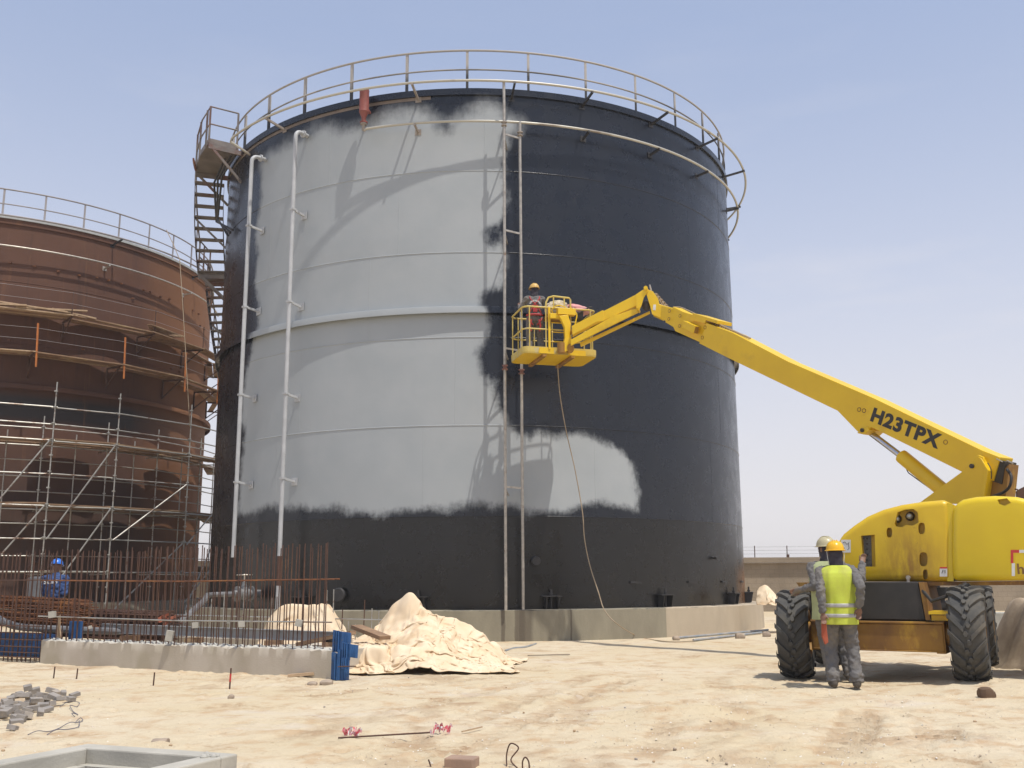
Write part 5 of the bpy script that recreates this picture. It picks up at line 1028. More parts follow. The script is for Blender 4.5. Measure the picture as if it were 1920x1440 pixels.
# worker in blue behind the rebar
pb = at(101, 1120, 20.6); pb.z = 0
w4 = person((pb.x, pb.y, .02), R_(8), 1.80, 'person in blue helmet and blue overalls seen from behind through the rebar', cloth=M_bluecl, head=M_helB, hands=(at(90, 1122, 20.9), at(115, 1118, 20.8)), poles=((-.15, -.4, -1), (.15, -.4, -1)), tilt=R_(-12), lean=.03, boots=M_boot)
def text3d(s_, size, origin, ux, uz, mat, name, parent=None, offset=.0, sx_=1., thick=.002, space=1., shear=0.):
    cu = bpy.data.curves.new('t', 'FONT'); cu.body = s_; cu.size = size; cu.offset = offset; cu.extrude = thick; cu.space_character = space; cu.shear = shear; cu.align_x = 'LEFT'
    o = bpy.data.objects.new('t', cu); COL.objects.link(o); dg = bpy.context.evaluated_depsgraph_get(); me = bpy.data.meshes.new_from_object(o.evaluated_get(dg)); bpy.data.objects.remove(o)
    ux = Vector(ux).normalized(); uz = Vector(uz); uz = (uz-ux*uz.dot(ux)).normalized(); n = ux.cross(uz)
    M = Matrix((ux*sx_, uz, n)).transposed().to_4x4(); M.translation = Vector(origin); me.transform(M); me.name = name; me.materials.clear()
    return link(name, me, mat, parent, origin, smooth=False)
W4 = w4['w']; o4 = W4(-.155, -.172, 1.30); text3d('SCIFI', .105, o4, W4(.1, -.172, 1.31)-W4(-.1, -.172, 1.30), (0, 0, 1), M_white, 'back_lettering', w4['T'], .003, 1.15, .004)
# ================================================================== BOOM LIFT
def W3(px, py, Y): return at(px, py, Y)
LH = R_(31.3); ax = Vector((math.cos(LH), -math.sin(LH), 0)); fw = Vector((-math.sin(LH), -math.cos(LH), 0)); UZ = Vector((0, 0, 1))
WLc = Vector((4.07, 14.95, .612)); WRc = Vector((6.04, 13.75, .665)); A0 = (WLc+WRc)/2; A0.z = 0
BL = empty('boom_lift', A0, 'yellow self-propelled telescopic boom lift with raised boom and basket at the tank', 'boom lift')
MC_ = Matrix((ax, fw, UZ)).transposed()
def cp_(u, v, z): return A0+ax*u+fw*v+UZ*(z+.03)
# wheels
def wheel(c, first=[None]):
    Rw, Wd = .612, .44; q = MB()
    q.lathe([(.30, -Wd*.40), (.36, -Wd*.47), (.46, -Wd*.50), (.53, -Wd*.48), (.565, -Wd*.42), (.578, -Wd*.2), (.580, 0), (.578, Wd*.2), (.565, Wd*.42), (.53, Wd*.48), (.46, Wd*.50), (.36, Wd*.47), (.30, Wd*.40)], (0, 0, 0), axis=(1, 0, 0), n=72)
    N = 17
    for side in (-1, 1):
        for k in range(N):
            a0 = 2*math.pi*(k+(.5 if side > 0 else 0))/N
            pts = []
            for t in np.linspace(0, 1, 5):
                x = side*(.045+t*(Wd*.5-.035)); a = a0-t*.33; hw = .085-.012*t; ro_ = .618-(.012 if t > .7 else 0)-(.03 if t == 1 else 0)
                for da, rr_ in ((-hw/1.2, .56), (-hw/1.5, ro_), (hw/1.5, ro_), (hw/1.2, .56)): pts.append((x, rr_*math.sin(a+da), -rr_*math.cos(a+da)))
            # shoulder end of the lug wraps down the sidewall
            x = side*(Wd*.5+.004); a = a0-.345; hw = .07
            for da, rr_ in ((-hw, .50), (-hw/1.5, .555), (hw/1.5, .555), (hw, .50)): pts.append((x, rr_*math.sin(a+da), -rr_*math.cos(a+da)))
            fs = []
            for i in range(5):
                for j in range(3): fs.append((i*4+j, i*4+j+1, (i+1)*4+j+1, (i+1)*4+j))
                fs.append((i*4+3, i*4, (i+1)*4, (i+1)*4+3))
            fs += [(3, 2, 1, 0), (20, 21, 22, 23)]; q.geom([Vector(p) for p in pts], fs)
            # centre blocks
        
    for k in range(2*N):
        a = 2*math.pi*(k+.5)/(2*N); x = .018*(1 if k % 2 else -1); pts = []
        for rr_, sc_ in ((.56, 1.), (.617, .82)):
            for j in range(6): b_ = 2*math.pi*j/6; pts.append((x+.036*sc_*math.cos(b_), rr_*math.sin(a+.075*sc_*math.sin(b_)), -rr_*math.cos(a+.075*sc_*math.sin(b_))))
        q.geom([Vector(p) for p in pts], [tuple(range(6, 12))]+[(j, (j+1) % 6, (j+1) % 6+6, j+6) for j in range(6)])
    wo_ = MB().lathe([(0, -.10), (.12, -.12), (.14, -.05), (.26, -.03), (.30, -.19), (.325, -.20), (.33, .2), (.30, .19), (.26, .03), (0, .03)], (0, 0, 0), axis=(1, 0, 0), n=36)
    for k in range(8): a = k*math.pi/4; wo_.lathe([(0, -.075), (.018, -.075), (.018, -.04)], (0, .19*math.sin(a), .19*math.cos(a)), axis=(1, 0, 0), n=6)
    hub = empty('wheel', (0, 0, 0), '', '')
    ty = q.build('tyre', M_rub, auto=30, bevel=.006, seg=2); ri_ = wo_.build('rim', M_yeldirt)
    ty.parent = hub; ri_.parent = hub; hub.parent = BL; return hub, ty, ri_
hub, ty, ri_ = wheel(None)
def placew(h_, c, spin, a): h_.location = c-A0; h_.rotation_euler = Matrix((ax, fw*-1, UZ)).transposed().to_euler() if False else (0, 0, a)
yaw_c = math.atan2(ax.y, ax.x); fwr = Vector((-math.sin(R_(27)), -math.cos(R_(27)), 0))
for i, (c, a, spn) in enumerate(((WLc, R_(-21), .0), (WRc, R_(-26.5), .9), (WLc-fwr*2.6, R_(-27), .4), (WRc-fwr*2.6, R_(-27), .2))):
    if i == 0: H_, T_, I_ = hub, ty, ri_
    else:
        H_ = hub.copy(); T_ = ty.copy(); I_ = ri_.copy()
        for o in (H_, T_, I_): COL.objects.link(o)
        T_.parent = H_; I_.parent = H_; H_.parent = BL
    H_.location = c-A0; H_.rotation_euler = (0, 0, a); T_.rotation_euler = (spn, 0, 0); I_.rotation_euler = (spn, 0, 0)
# chassis
q = MB(); q.box(cp_(0, .06, .575), (1.72, .30, .34), MC_); q.box(cp_(0, .05, .765), (1.76, .36, .03), MC_); q.box(cp_(0, .05, .395), (1.72, .34, .02), MC_)
for u in (-.82, .82): q.box(cp_(u, .02, .58), (.12, .36, .42), MC_); q.lathe([(0, -.12), (.14, -.12), (.16, .12), (0, .12)], cp_(u*1.03, 0, .61), axis=ax, n=18)
q.build('front_axle', M_yeldirt, BL, smooth=False, bevel=.008)
q = MB(); q.box(cp_(0, -2.6, .6), (1.8, .26, .26), MC_); q.lathe([(0, -.2), (.22, -.16), (.22, .16), (0, .2)], cp_(0, -2.6, .6), n=18); q.build('rear_axle', M_yeldirt, BL, smooth=False)
q = MB(); q.box(cp_(.05, -1.35, .70), (.95, 2.8, .42), MC_); q.box(cp_(.05, -1.35, .95), (1.05, 2.2, .10), MC_); q.build('chassis', M_gun, BL, smooth=False, bevel=.01)
q = MB(); q.lathe([(0, .0), (.60, .0), (.60, .10), (.66, .10), (.66, .22), (.55, .22), (.55, .30), (0, .30)], cp_(.1, -1.2, 1.0), n=48); q.build('slew_ring', M_dark, BL)
q = MB(); fb = [cp_(-.55, .14, .80), cp_(.64, .14, .80), cp_(.58, .10, 1.30), cp_(-.56, .10, 1.30)]; q.prism(fb, -fw, 1.1); q.build('dark_counterweight', M_dark, BL, smooth=False, bevel=.01)
q = MB(); q.prism([cp_(.65, .16, .80), cp_(.71, .16, .80), cp_(.65, .12, 1.30), cp_(.59, .12, 1.30)], -fw, 1.1); q.build('side_plate', M_yeldirt, BL, smooth=False)
q = MB(); q.box(cp_(.84, .02, .90), (.26, .5, .04), MC_); q.box(cp_(.84, .12, .83), (.24, .04, .07), MC_); q.build('step_plate', M_yel, BL, smooth=False)
q = MB(); q.box(cp_(-.93, -.35, 1.21), (.36, .30, .10), MC_); q.prism([cp_(-1.16, -.18, 1.30), cp_(-.72, -.18, 1.30), cp_(-.76, -.18, 1.18), cp_(-1.08, -.18, 1.18)], -fw, .36); q.build('tool_tray', M_yeldirt, BL, smooth=False)
q = MB(); q.lathe([(0, -.14), (.13, -.14), (.15, .1), (.12, .16), (0, .16)], cp_(-.95, -.35, 1.02), n=20); q.build('hydraulic_motor', M_gun, BL)
q = MB(); q.tube([cp_(.62, .1, 1.2), cp_(.75, .2, 1.05), cp_(.95, .18, 1.12), cp_(1.1, .0, 1.25)], .025, 6); q.tube([cp_(1.15, -.1, 1.28), cp_(1.05, .05, 1.17), cp_(1.22, .05, 1.27)], .025, 6); q.build('hydraulic_hose', M_dark, BL)
q = MB(); q.box(cp_(-.55, .2, .28), (.32, .25, .18), MC_); q.build('steering_ram', M_gun, BL, bevel=.02)
# turret hood: side profile in a vertical plane turned 30 degrees, rounded
DH = Vector((math.cos(R_(30)), -math.sin(R_(30)), 0)); NH = Vector((math.sin(R_(30)), math.cos(R_(30)), 0)); P0h = at(1622, 1088, 14.55)
def hp_(px, py, d=0.): return onpl(px, py, P0h+NH*d, NH)
def poly(pts, d=0.): return [hp_(*p, d) for p in pts]
def arcpts(pts): return pts
left_prof = [(1592, 1090), (1573, 1070), (1566, 1042), (1568, 1018), (1580, 1001), (1600, 985), (1625, 968), (1655, 955), (1690, 946), (1730, 940), (1765, 937), (1780, 938), (1782.5, 1000), (1782.5, 1060), (1784.5, 1091)]
def hood(name, prof, d0, th, mat, cuts=None, bev=.09, seg=5):
    q = MB(); q.prism(poly(prof, d0), NH, th); o = q.build(name, mat, BL, bevel=bev, seg=seg, bang=25, auto=50)
    if cuts:
        cb = MB()
        for c_, dep in cuts: cb.prism([hp_(x, y, d0-.3) for x, y in c_], NH, .3+dep)
        me = bpy.data.meshes.new('cut'); bmesh.ops.recalc_face_normals(cb.bm, faces=cb.bm.faces[:]); cb.bm.to_mesh(me); cb.bm.free()
        co = bpy.data.objects.new('cut', me); COL.objects.link(co); me.transform(Matrix.Translation(-wloc(BL))); co.location = wloc(BL)
        bo = o.modifiers.new('cut', 'BOOLEAN'); bo.object = co; bo.operation = 'DIFFERENCE'; bo.solver = 'EXACT'
        dg = bpy.context.evaluated_depsgraph_get(); bpy.context.view_layer.update(); dg.update(); me2 = bpy.data.meshes.new_from_object(o.evaluated_get(dg)); o.modifiers.clear(); o.data = me2; me2.shade_smooth()
        try: me2.set_sharp_from_angle(angle=R_(32))
        except Exception: pass
        bpy.data.objects.remove(co)
    return o
def oval(cx, cy, rx, ry, n=14, tw=0): return [(cx+rx*math.copysign(abs(math.cos(a))**.7, math.cos(a))+tw*math.sin(a), cy+ry*math.copysign(abs(math.sin(a))**.7, math.sin(a))) for a in [2*math.pi*k/n for k in range(n)]]
cuts = [([(1606, 1003), (1632, 1001), (1634, 1062), (1610, 1062)], .16), ([(1670, 980), (1676, 958), (1690, 953), (1706, 952), (1714, 958), (1716, 978), (1704, 984), (1692, 982), (1684, 987), (1672, 985)], .20), (oval(1660, 997, 5.5, 9.5), .14), (oval(1721.5, 989, 6.5, 11), .14), (oval(1725, 1048, 8, 13.5), .14), (oval(1728.5, 1077, 4.5, 9.5), .14)]
m_, t, b = newmat('worn_yellow_hood')
c = mix(t, mrange(t, noise(t, 2, 4), .4, .65), (.66, .45, .012), (.60, .39, .012)); sep = nd(t, 'ShaderNodeSeparateXYZ', {0: pos(t)})
cx0 = hp_(1705, 1060); dl = nd(t, 'ShaderNodeVectorMath', {0: nd(t, 'ShaderNodeVectorMath', {0: pos(t), 1: tuple(cx0)}, operation='SUBTRACT').outputs[0], 1: (DH.x*1.5, DH.y*1.5, .8)}, operation='MULTIPLY')
dd = nd(t, 'ShaderNodeVectorMath', {0: dl.outputs[0]}, operation='LENGTH').outputs['Value']
rs = math_(t, 'MULTIPLY', mrange(t, dd, .62, .05), mrange(t, noise(t, 3, 6, .7, vs=(2, 2, .6)), .30, .55)); c = mix(t, math_(t, 'MULTIPLY', rs, .85), c, (.24, .11, .018))
c = mix(t, mrange(t, noise(t, 9, 5, .75), .66, .74, 0, .6), c, (.2, .1, .02))
seti(t, b, 'Base Color', c); b.inputs['Roughness'].default_value = .38; M_hood_y = m_
h1 = hood('turret_hood', left_prof, 0, .95, M_hood_y, cuts)
right_prof = [(1785, 1090), (1783, 1030), (1784, 960), (1790, 944), (1805, 936), (1830, 931), (1865, 929), (1905, 931), (1950, 941), (2010, 960), (2050, 1000), (2060, 1060), (2050, 1086), (1960, 1088)]
h2 = hood('counterweight_hood', right_prof, -.05, 1.05, M_yel2, [([(1866, 934), (1884, 931), (1892, 940), (1880, 946), (1870, 942)], .12)])
q = MB(); q.prism(poly([(1788, 946), (1776, 943), (1776, 1090), (1788, 1090)], .022), NH, .85); q.build('hood_gap', M_yel2, BL, smooth=False)
q = MB(); q.prism(poly([(1600, 1092), (1785, 1091), (1960, 1089), (2045, 1089), (2045, 1096), (1785, 1098), (1600, 1098)], .06), NH, .8); q.build('turntable_frame', M_yeldirt, BL, smooth=False)
q = MB(); q.prism(poly([(1605, 1001), (1633, 1001), (1635, 1064), (1608, 1064)], .15), NH, .02); pnl = q.build('control_panel', simple('control_panel_grey', (.10, .11, .13), (.16, .17, .19), .5, sc=40, lo=.45, hi=.55), BL, smooth=False)
q = MB()
for r_ in range(5):
    for c_ in range(2): q.lathe([(0, -.02), (.012, -.02), (.012, 0)], hp_(1618+c_*8, 1010+r_*10, .15), axis=NH, n=8)
q.build('switch', M_black, pnl)
for (px, py, r_) in ((1682.5, 974, .052), (1706, 969, .060)):
    q = MB(); q.lathe([(0, -.04), (r_*.7, -.03), (r_, .0), (r_, .10), (0, .10)], hp_(px, py, .14), axis=(NH+Vector((0, 0, .25))), n=20); lm = q.build('lamp', M_gun, BL); MB().ell(hp_(px-1, py-1.5, .105), r_*.72, n=8).build('lens', M_glass, lm)
def decal(name, x0, y0, x1, y1, d0, mat, par=BL):
    q = MB(); q.prism([hp_(x0, y0, d0), hp_(x1, y0, d0), hp_(x1, y1, d0), hp_(x0, y1, d0)], NH, .003); return q.build(name, mat, par, smooth=False)
def pframe(x0, y0, x1, y1, d0):
    return decal('hazard_marking', x0, y0, x1, y1, d0, M_red)
dc = decal('instruction_plate', 1577, 1012, 1595, 1036, -.004, M_white); 
q = MB(); q.tube([hp_(1580, 1018, -.005), hp_(1584, 1016, -.005), hp_(1588, 1021, -.005), hp_(1592, 1017, -.005)], .004, 4); q.tube([hp_(1591, 1019, -.005), hp_(1592, 1028, -.005), hp_(1589, 1031, -.005)], .004, 4); q.tube([hp_(1580, 1026, -.005), hp_(1584, 1028, -.005)], .006, 4); q.build('pictogram', M_black, dc)
dc = decal('warning_label', 1762, 1063, 1776, 1081, -.004, M_white); q = MB(); q.prism([hp_(x, y, -.006) for x, y in ((1762, 1063), (1776, 1063), (1776, 1066), (1762, 1066))], NH, .002); q.build('label_header', M_red, dc, smooth=False)
q = MB(); q.tube([hp_(1766, 1075, -.006), hp_(1768, 1069, -.006), hp_(1770, 1071, -.006), hp_(1772, 1069, -.006), hp_(1772, 1075, -.006)], .005, 4); q.build('pictogram', M_black, dc)
for (a_, b__, c_, e_, mt) in ((1895, 1031, 1911, 1036.5, M_red), (1911, 1031, 1926, 1036.5, M_white), (1895, 1036.5, 1900, 1056, M_red), (1897, 1056, 1903, 1080, M_white)): decal('hazard_tape', a_, b__, c_, e_, -.055, mt)
decal('maker_sign', 1904, 1041, 1940, 1079, -.055, M_yel2)
text3d('haulotte', .19, hp_(1907, 1076, -.062), DH, (0, 0, 1), M_yeldirt, 'maker_lettering', BL, .004, 1, .001)
q = MB(); q.tube([hp_(1703, 1083, -.04), hp_(1703, 1099, -.04)], .022, 8); q.lathe([(0, -.02), (.03, -.02), (.03, .02), (0, .02)], hp_(1703, 1083, -.04), axis=NH, n=10); q.build('latch_handle', M_galv, BL)
q = MB(); q.prism([at(1907, 940, 14.6), at(1907, 919, 14.6), at(1935, 905, 14.6), at(1935, 940, 14.6)], (.39, .92, 0), .3); q.tube([at(1908, 918, 14.65), at(1903, 917, 14.65)], .012, 6); q.build('exhaust_box', M_rebar, BL, smooth=False)
# ---- boom
T0, T1 = at(1875, 857, 15.2), at(1323.7, 605, 20.3); bu = (T1-T0).normalized(); bn = bu.cross(UZ).normalized(); bw_ = bn.cross(bu)
if bw_.z < 0: bw_ = -bw_
bn = Vector((bn.x, bn.y, 0)).normalized(); bn = bn if bn.y > 0 else -bn      # points away from the camera
def bq(px, py, d=0.): return onpl(px, py, T0+bn*d, bn)
def bprism(name, pts, d0, th, mat, bev=.008, par=BL, seg=2): q = MB(); q.prism([bq(*p, d0) for p in pts], bn, th); return q.build(name, mat, par, smooth=True, bevel=bev, seg=seg, auto=30)
BT = .36
boom = bprism('main_boom', [(1875, 857), (1841, 844), (1708, 780), (1640, 747), (1477.5, 677.5), (1447.5, 662), (1375, 624), (1323.7, 605), (1311, 644), (1375, 676), (1570, 770), (1607, 808.5), (1620, 812.5), (1634, 801), (1798, 882), (1820, 893), (1862, 902)], 0, BT, M_yel)
q = MB(); q.prism([bq(1871, 862, .03), bq(1885, 866, .03), bq(1878, 908, .03), bq(1860, 902, .03)], bn, BT-.06); q.build('boom_end_cap', M_gun, BL, smooth=False)
bprism('telescope_section', [(1326, 609), (1299, 590), (1280, 584), (1262, 575), (1247, 604), (1262, 613), (1266, 621), (1313, 642)], .05, BT-.10, M_yel, par=BL)
bprism('telescope_section', [(1281, 586), (1255, 576), (1240, 573), (1238, 598), (1246, 601), (1268, 611)], .09, BT-.18, M_yel, par=BL)
bprism('wear_pad_box', [(1299, 587), (1345, 600.5), (1344, 607), (1323, 600), (1322, 606), (1295, 600)], -.02, BT+.06, M_yel, bev=.004)
q = MB(); q.prism([bq(1299, 590, -.01), bq(1342, 601, -.01), bq(1341, 606, -.01), bq(1298, 598, -.01)], bn, BT*.9); q.build('chain_channel', M_yeldirt, BL, smooth=False)
bprism('side_box', [(1281, 601), (1304, 611), (1300, 625), (1278, 614)], -.12, .13, M_yel, bev=.004)
q = MB(); q.prism([bq(1304.5, 611.5, -.11), bq(1302, 624.5, -.11), bq(1295, 622, -.11), bq(1297, 610, -.11)], bn, .10); q.build('box_mouth', M_yeldirt, BL, smooth=False)
q = MB()
for (px, py) in ((1255, 583), (1254, 598), (1275, 592), (1274, 611), (1322, 614), (1317, 633), (1611, 768), (1620, 770), (1773, 829)): q.lathe([(.028, -.004), (.034, -.006), (.040, -.004), (.040, .004)], bq(px, py, -.001), axis=bn, n=14)
q.build('plug_plate', M_yeldirt, boom)
q = MB(); bprism('flange_lip', [(1607, 812), (1620, 815), (1630, 806), (1626, 800), (1612, 803)], -.025, BT+.05, M_yel)
q = MB(); q.lathe([(0, -.05), (.035, -.05), (.035, .45)], bq(1619, 807, 0), axis=bn, n=14); q.build('ram_pin', M_gun, BL)
q = MB(); q.tube([bq(1375+k*16, 622+k*7.2, .1)+Vector((0, 0, .02)) for k in range(-2, 3)], .02, 6)
for k in range(9): q.tube(crv([bq(1336+k*4.5, 607+k*2.3, .06), bq(1338+k*4.5, 604+k*2.3, .12), bq(1340+k*4.5, 608+k*2.3, .2)], 4), .012, 5)
q.build('cable_chain', M_cable, BL)
# lettering
tl, tr = bq(1630, 785, -.004), bq(1757, 838, -.004); hgt = .205
tx = text3d('H23TPX', .315, bq(1630.5, 787, -.003), (tr-tl), bw_, M_black, 'model_lettering', boom, .015, 1.3, .0015, 1.12)
td = (tr-tl).normalized(); xs_ = [v.co.dot(td) for v in tx.data.vertices]; k_ = (tr-tl).length/(max(xs_)-min(xs_))
for v in tx.data.vertices: v.co += td*((v.co.dot(td)-min(xs_))*(k_-1))
# mast plates and lift ram
for d0 in (-.09, BT+.04): bprism('mast_plate', [(1722, 944), (1818, 874), (1826, 858), (1834, 853), (1843, 857), (1848, 880), (1836, 945)], d0, .05, M_yel, bev=.005)
bprism('mast_rear_plate', [(1840, 860), (1850, 878), (1853, 882), (1843, 942), (1836, 942), (1846, 880), (1834, 857)], -.11, BT+.2, M_yel, bev=.004)
bprism('mast_core', [(1850, 905), (1882, 880), (1892, 870), (1884, 945), (1848, 945)], .05, BT-.1, M_yeldirt, bev=.004)
q = MB(); q.tube(crv([bq(1888, 880, .02), bq(1896, 893, -.02), bq(1893, 912, -.05), bq(1880, 924, -.05), bq(1862, 930, -.02)], 6), .022, 8); q.tube(crv([bq(1852, 868, -.13), bq(1858, 880, -.15), bq(1859, 898, -.13)], 6), .008, 6); q.build('hydraulic_hose', M_dark, BL)
q = MB(); q.tube([bq(1888, 864, .1), bq(1899, 869, -.02)], .012, 6); q.tube([bq(1868, 860, -.02), bq(1880, 866, -.02)], .01, 6); q.build('limit_switch', M_galv, BL)
q = MB(); q.lathe([(0, -.03), (.035, -.03), (.035, BT+.2), (0, BT+.2)], bq(1823, 874, -.09), axis=bn, n=14); q.build('pivot_pin', M_gun, BL)
ra, rb, rc = bq(1621, 803, BT/2), bq(1690, 855, BT/2), bq(1775, 925, BT/2); rd = (rc-ra).normalized()
ram = MB().tube([rb-rd*.02, rb, rb+rd*.03, rc], [.09, .115, .118, .118], 20).build('lift_ram', M_yel, BL, auto=30); MB().tube([ra, rb+rd*.05], .052, 16).build('ram_rod', M_chrome, ram)
q = MB(); q.box(ra+Vector((0, 0, -.01)), (.14, .14, .14)); q.build('rod_eye', M_gun, ram, bevel=.02); MB().tube([rb+rd*.1-UZ*.16, rb+rd*.14-UZ*.20, rc-UZ*.12], .009, 5).build('hydraulic_hose', M_dark, ram)
# ---- jib: vertical plane from boom head to basket mount
K0 = bq(1222, 570, BT/2); Mb = at(1062, 648, 22.35); ju = (Mb-K0); ju.z = 0; ju.normalize(); jn = Vector((-ju.y, ju.x, 0)); jn = jn if jn.y > 0 else -jn
print('K0', K0, 'Mb', Mb)
def jq(px, py, d=0.): return onpl(px, py, K0+jn*d, jn)
def jprism(name, pts, d0, th, mat=M_yel, bev=.006, par=BL): q = MB(); q.prism([jq(*p, d0) for p in pts], jn, th); return q.build(name, mat, par, bevel=bev, auto=30)
for d0 in (-.16, .12): jprism('boom_head_plate', [(1212.5, 542), (1224, 546), (1234, 560), (1236, 570), (1256, 576), (1246, 600), (1222.5, 589), (1219, 574), (1213, 555)], d0, .04)
jprism('boom_head', [(1225, 565), (1250, 575), (1243, 597), (1224, 588)], -.12, .24)
for d0 in (-.20, .16): jprism('jib_link_plate', [(1192, 552), (1209, 541), (1215, 541), (1215, 545), (1207, 558), (1203, 572), (1198, 583), (1193, 578)], d0, .035)
q = MB(); q.lathe([(0, -.24), (.045, -.24), (.045, .24), (0, .24)], jq(1212, 545, 0), axis=jn, n=14); q.lathe([(0, -.22), (.03, -.22), (.03, .22), (0, .22)], jq(1197, 580, 0), axis=jn, n=12); q.build('pivot_pin', M_yel, BL)
up_ = jprism('jib_arm', [(1073, 613), (1193, 552), (1196, 562), (1193, 573), (1073, 628)], -.08, .16)
jprism('jib_sleeve', [(1072, 611), (1131, 581), (1133, 602), (1120, 603), (1073, 628)], -.10, .20)
jprism('jib_lower_link', [(1070, 637), (1150, 592), (1150, 588), (1158, 590), (1195, 577), (1196, 586), (1070, 648)], -.11, .05)
jprism('jib_lower_link', [(1087, 643), (1218, 583), (1219, 587.5), (1089, 650)], .04, .05)
q = MB(); q.tube([jq(1150, 597, .02), jq(1108, 617, .02)], .03, 10); q.build('levelling_rod', M_chrome, BL)
q = MB()
for k in range(14):
    x, y = 1226+k*2.3, 551+k*2.5; q.tube(crv([jq(x, y+4, -.1), jq(x+3, y-1-2*(k % 2), -.05), jq(x+6, y+3, .08), jq(x+2, y+6, .1)], 4), .011, 5)
q.tube(crv([jq(1262, 576, 0), jq(1275, 576, 0), jq(1290, 582, 0), jq(1303, 588, 0)], 4), .012, 5); q.build('hose_tangle', M_cable, BL)
q = MB(); q.tube([jq(1221, 545, 0), jq(1218, 534, 0)], .02, 6); q.build('hose_guide', M_galv, BL)
jprism('head_sticker', [(1225, 571), (1230, 571), (1229, 582), (1224, 581)], -.164, .003, M_white, 0)
q = MB(); q.ell(jq(1212, 573, 0), (.10, .12, .12), n=7); q.tube(crv([jq(1205, 575, -.05), jq(1210, 566, -.05), jq(1217, 572, -.05)], 4), .02, 6); q.build('rotary_valve', M_gun, BL)
# ---- basket
zb = 6.45; b00 = gz(981, 661, zb); b10 = gz(1121, 668.5, zb); b01 = gz(963, 683, zb); BX = (b10-b00); BWd = BX.length; BX.normalize(); BY = Vector((-BX.y, BX.x, 0)); BDp = 1.18
BK = bpy.data.objects.new('basket', None); COL.objects.link(BK); BK.parent = BL; BK.location = b00-A0; BK.empty_display_size = .1
def k3(u, v, z): return b00+BX*u+BY*v+UZ*z
MBK = Matrix((BX, BY, UZ)).transposed()
def rrect(z, ins=0., r=.16, n=4):
    out = []
    for cx_, cy_, a0 in ((BWd-r-ins, BDp-r-ins, 0), (r+ins, BDp-r-ins, 90), (r+ins, r+ins, 180), (BWd-r-ins, r+ins, 270)):
        for k in range(n+1): a = R_(a0+90*k/n); out.append(k3(cx_+r*math.cos(a), cy_+r*math.sin(a), z))
    return out
q = MB(); outl = rrect(0); q.prism(outl, UZ, .03); out2 = rrect(.03, .0); 
for i in range(len(out2)): a, b_ = out2[i], out2[(i+1) % len(out2)]; q.bar(a+UZ*.065, b_+UZ*.065, .012, .13)
q.build('tray', M_yelpale, BK, smooth=False)
q = MB(); q.prism(rrect(-.006, .012), UZ, .004); q.build('tray_underside', M_yel, BK, smooth=False)
q = MB()
for u in (.50, 1.18): q.box(k3(u, BDp/2, -.035), (.09, BDp+.02, .06), MBK)
q.build('floor_beam', M_yeldirt, BK, smooth=False)
q = MB(); q.box(k3(.55, -.012, .07), (.35, .012, .13), MBK); q.box(k3(1.28, -.012, .05), (.42, .012, .12), MBK); q.build('tray_patch', M_yel, BK, smooth=False)
rr_ = rrect(1.10, .02); q = MB(); q.tube(rr_, .022, 8, closed=True); q.build('top_rail', M_yelpale, BK)
q = MB(); q.tube(rrect(.58, .02), .018, 8, closed=True); q.build('mid_rail', M_yelpale, BK)
for (u, v) in ((.16, .02), (.02, .18), (.55, .02), (1.15, .02), (BWd-.16, .02), (BWd-.02, .3), (.02, 1.0), (.2, BDp-.02), (.6, BDp-.02), (1.05, BDp-.02), (1.45, BDp-.02), (BWd-.02, .9)): MB().tube([k3(u, v, .10), k3(u, v, 1.10)], .016, 6).build('rail_post', M_yelpale, BK)
q = MB(); q.tube([k3(.55, .02, 1.08), k3(.56, .02, 1.22), k3(.62, .02, 1.34), k3(.74, .02, 1.38), k3(1.12, .02, 1.36), k3(1.15, .02, 1.32), k3(1.15, .02, 1.1)], .022, 8); q.tube([k3(.74, .02, 1.1), k3(.74, .02, 1.38)], .018, 6); q.tube([k3(1.0, .02, 1.1), k3(1.0, .02, 1.36)], .018, 6); q.build('raised_guard', M_yelpale, BK)
for z in (.30, .52, .74): MB().tube([k3(.68, .0, z), k3(1.0, .0, z)], .012, 6).build('ladder_rung', M_yel, BK)
q = MB(); q.box(k3(.62, -.015, .60), (.05, .05, 1.0), MBK); q.box(k3(1.02, -.015, .6), (.05, .05, 1.0), MBK); q.box(k3(.84, -.06, .88), (.44, .10, .12), MBK); q.build('mount_frame', M_yel, BK, smooth=False, bevel=.006)
q = MB(); q.prism([k3(u, -.10, z) for u, z in ((.80, .86), (1.02, .90), (1.08, .70), (1.06, .45), (1.12, .25), (1.05, .08), (.93, .02), (.86, .12), (.94, .35), (.93, .6), (.86, .76))], BY*-1, .10); q.build('swing_bracket', M_yel, BK, bevel=.01)
q = MB(); q.lathe([(0, -.12), (.09, -.12), (.09, .12), (0, .12)], k3(.86, -.14, .12), n=16); q.ell(k3(1.06, -.16, .12), (.10, .08, .12), n=8); q.lathe([(0, -.2), (.04, -.2), (.04, .2), (0, .2)], k3(1.10, -.16, .50), axis=BY, n=12); q.build('swing_motor', M_yeldirt, BK)
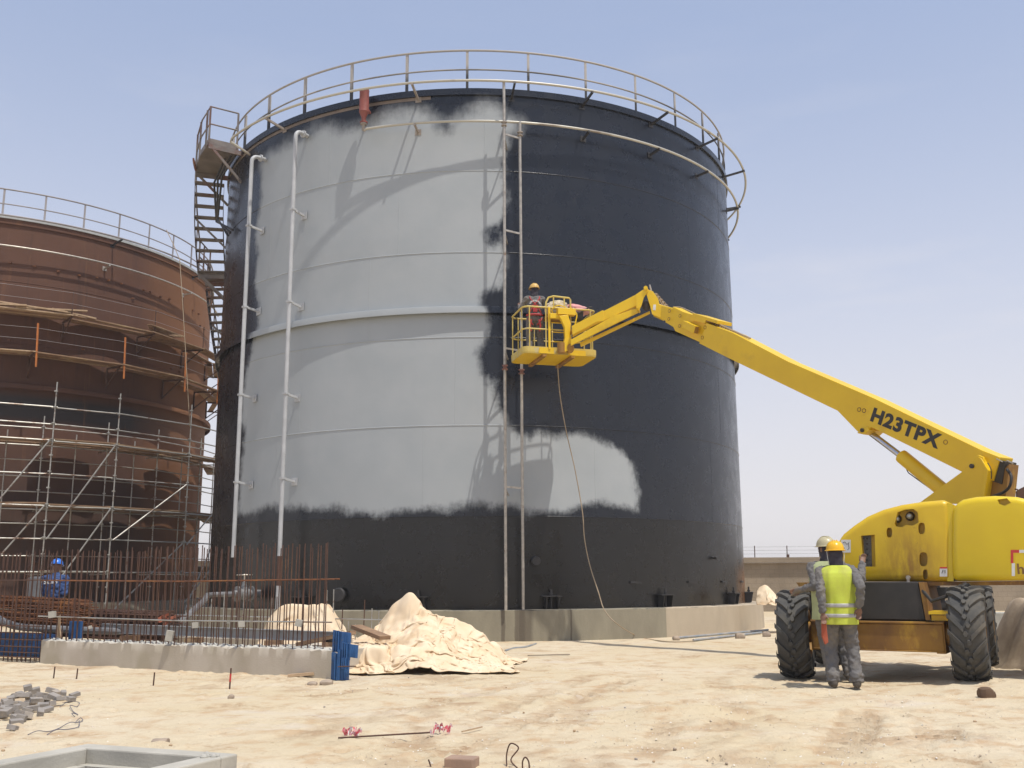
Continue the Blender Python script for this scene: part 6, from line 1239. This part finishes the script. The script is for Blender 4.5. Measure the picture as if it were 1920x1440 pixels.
q = MB(); q.box(k3(1.0, -.10, .98), (.42, .16, .14), MBK); q.tube(crv([k3(.72, -.05, .9), k3(.66, -.12, 1.02), k3(.80, -.15, 1.12), k3(1.0, -.1, 1.1)], 5), .014, 5); q.tube(crv([k3(1.1, -.1, 1.1), k3(1.25, -.12, .95), k3(1.2, -.15, .7), k3(1.15, -.12, .4)], 5), .014, 5); q.build('hose_bundle', M_yel, BK)
q = MB(); q.box(k3(1.28, .22, .98), (.42, .26, .18), MBK); q.tube([k3(1.25, .1, .95), k3(1.62, .05, 1.18), k3(1.70, .08, 1.2)], .02, 6); q.build('control_box', M_dark, BK, smooth=False, bevel=.01)
# things in the basket
q = MB(); q.box(k3(.95, .45, .96), (.62, .42, .06), MBK); q.build('shelf', M_yeldirt, BK, smooth=False)
def lump(c, rad, mat, seed, amp=.25, n=26, fr=3.):
    q = MB(); q.ell((0, 0, 0), rad, n=n)
    for v in q.bm.verts:
        u = v.co; k = 1+amp*float(vn(u.x*fr/rad[0]*.5+seed, u.y*fr/rad[1]*.5, u.z*fr/rad[2]*.5))+amp*.4*float(vn(u.x*fr*2.3/rad[0]*.5+seed, u.y*fr*2/rad[1], u.z*fr*2/rad[2])); v.co = Vector(c)+MBK @ (u*k)
    return q
tag(lump(k3(.95, .42, 1.18), (.29, .22, .20), M_rag, 3, .16, 40, 7).build('rag_bundle', M_rag, base=k3(.95, .42, 1.0), auto=180), 'cream bundle of rags standing in the raised corner of the basket', 'rag bundle')
tag(lump(k3(1.42, .36, 1.16), (.30, .2, .15), M_pink, 8, .35, 30, 2.4).build('pink_bag', M_pink, base=k3(1.4, .36, 1.0), auto=180), 'pink plastic bag lying over the basket rail right of the cream rags', 'bag')
# ================================================================== DUSTY AIR
m_ = bpy.data.materials.new('dusty_air'); m_.use_nodes = True; t = m_.node_tree; t.nodes.clear()
v_ = t.nodes.new('ShaderNodeVolumePrincipled'); v_.inputs['Color'].default_value = (.97, .96, .97, 1); v_.inputs['Density'].default_value = HAZE; v_.inputs['Anisotropy'].default_value = 0
o_ = t.nodes.new('ShaderNodeOutputMaterial'); t.links.new(v_.outputs[0], o_.inputs['Volume'])
hz_ = MB().box((0, 0, 8.2), (6800, 6800, 19)).build('haze', m_, base=(0, 0, 0), smooth=False); tag(hz_, 'thin pale dusty haze over the whole site', kind='stuff')
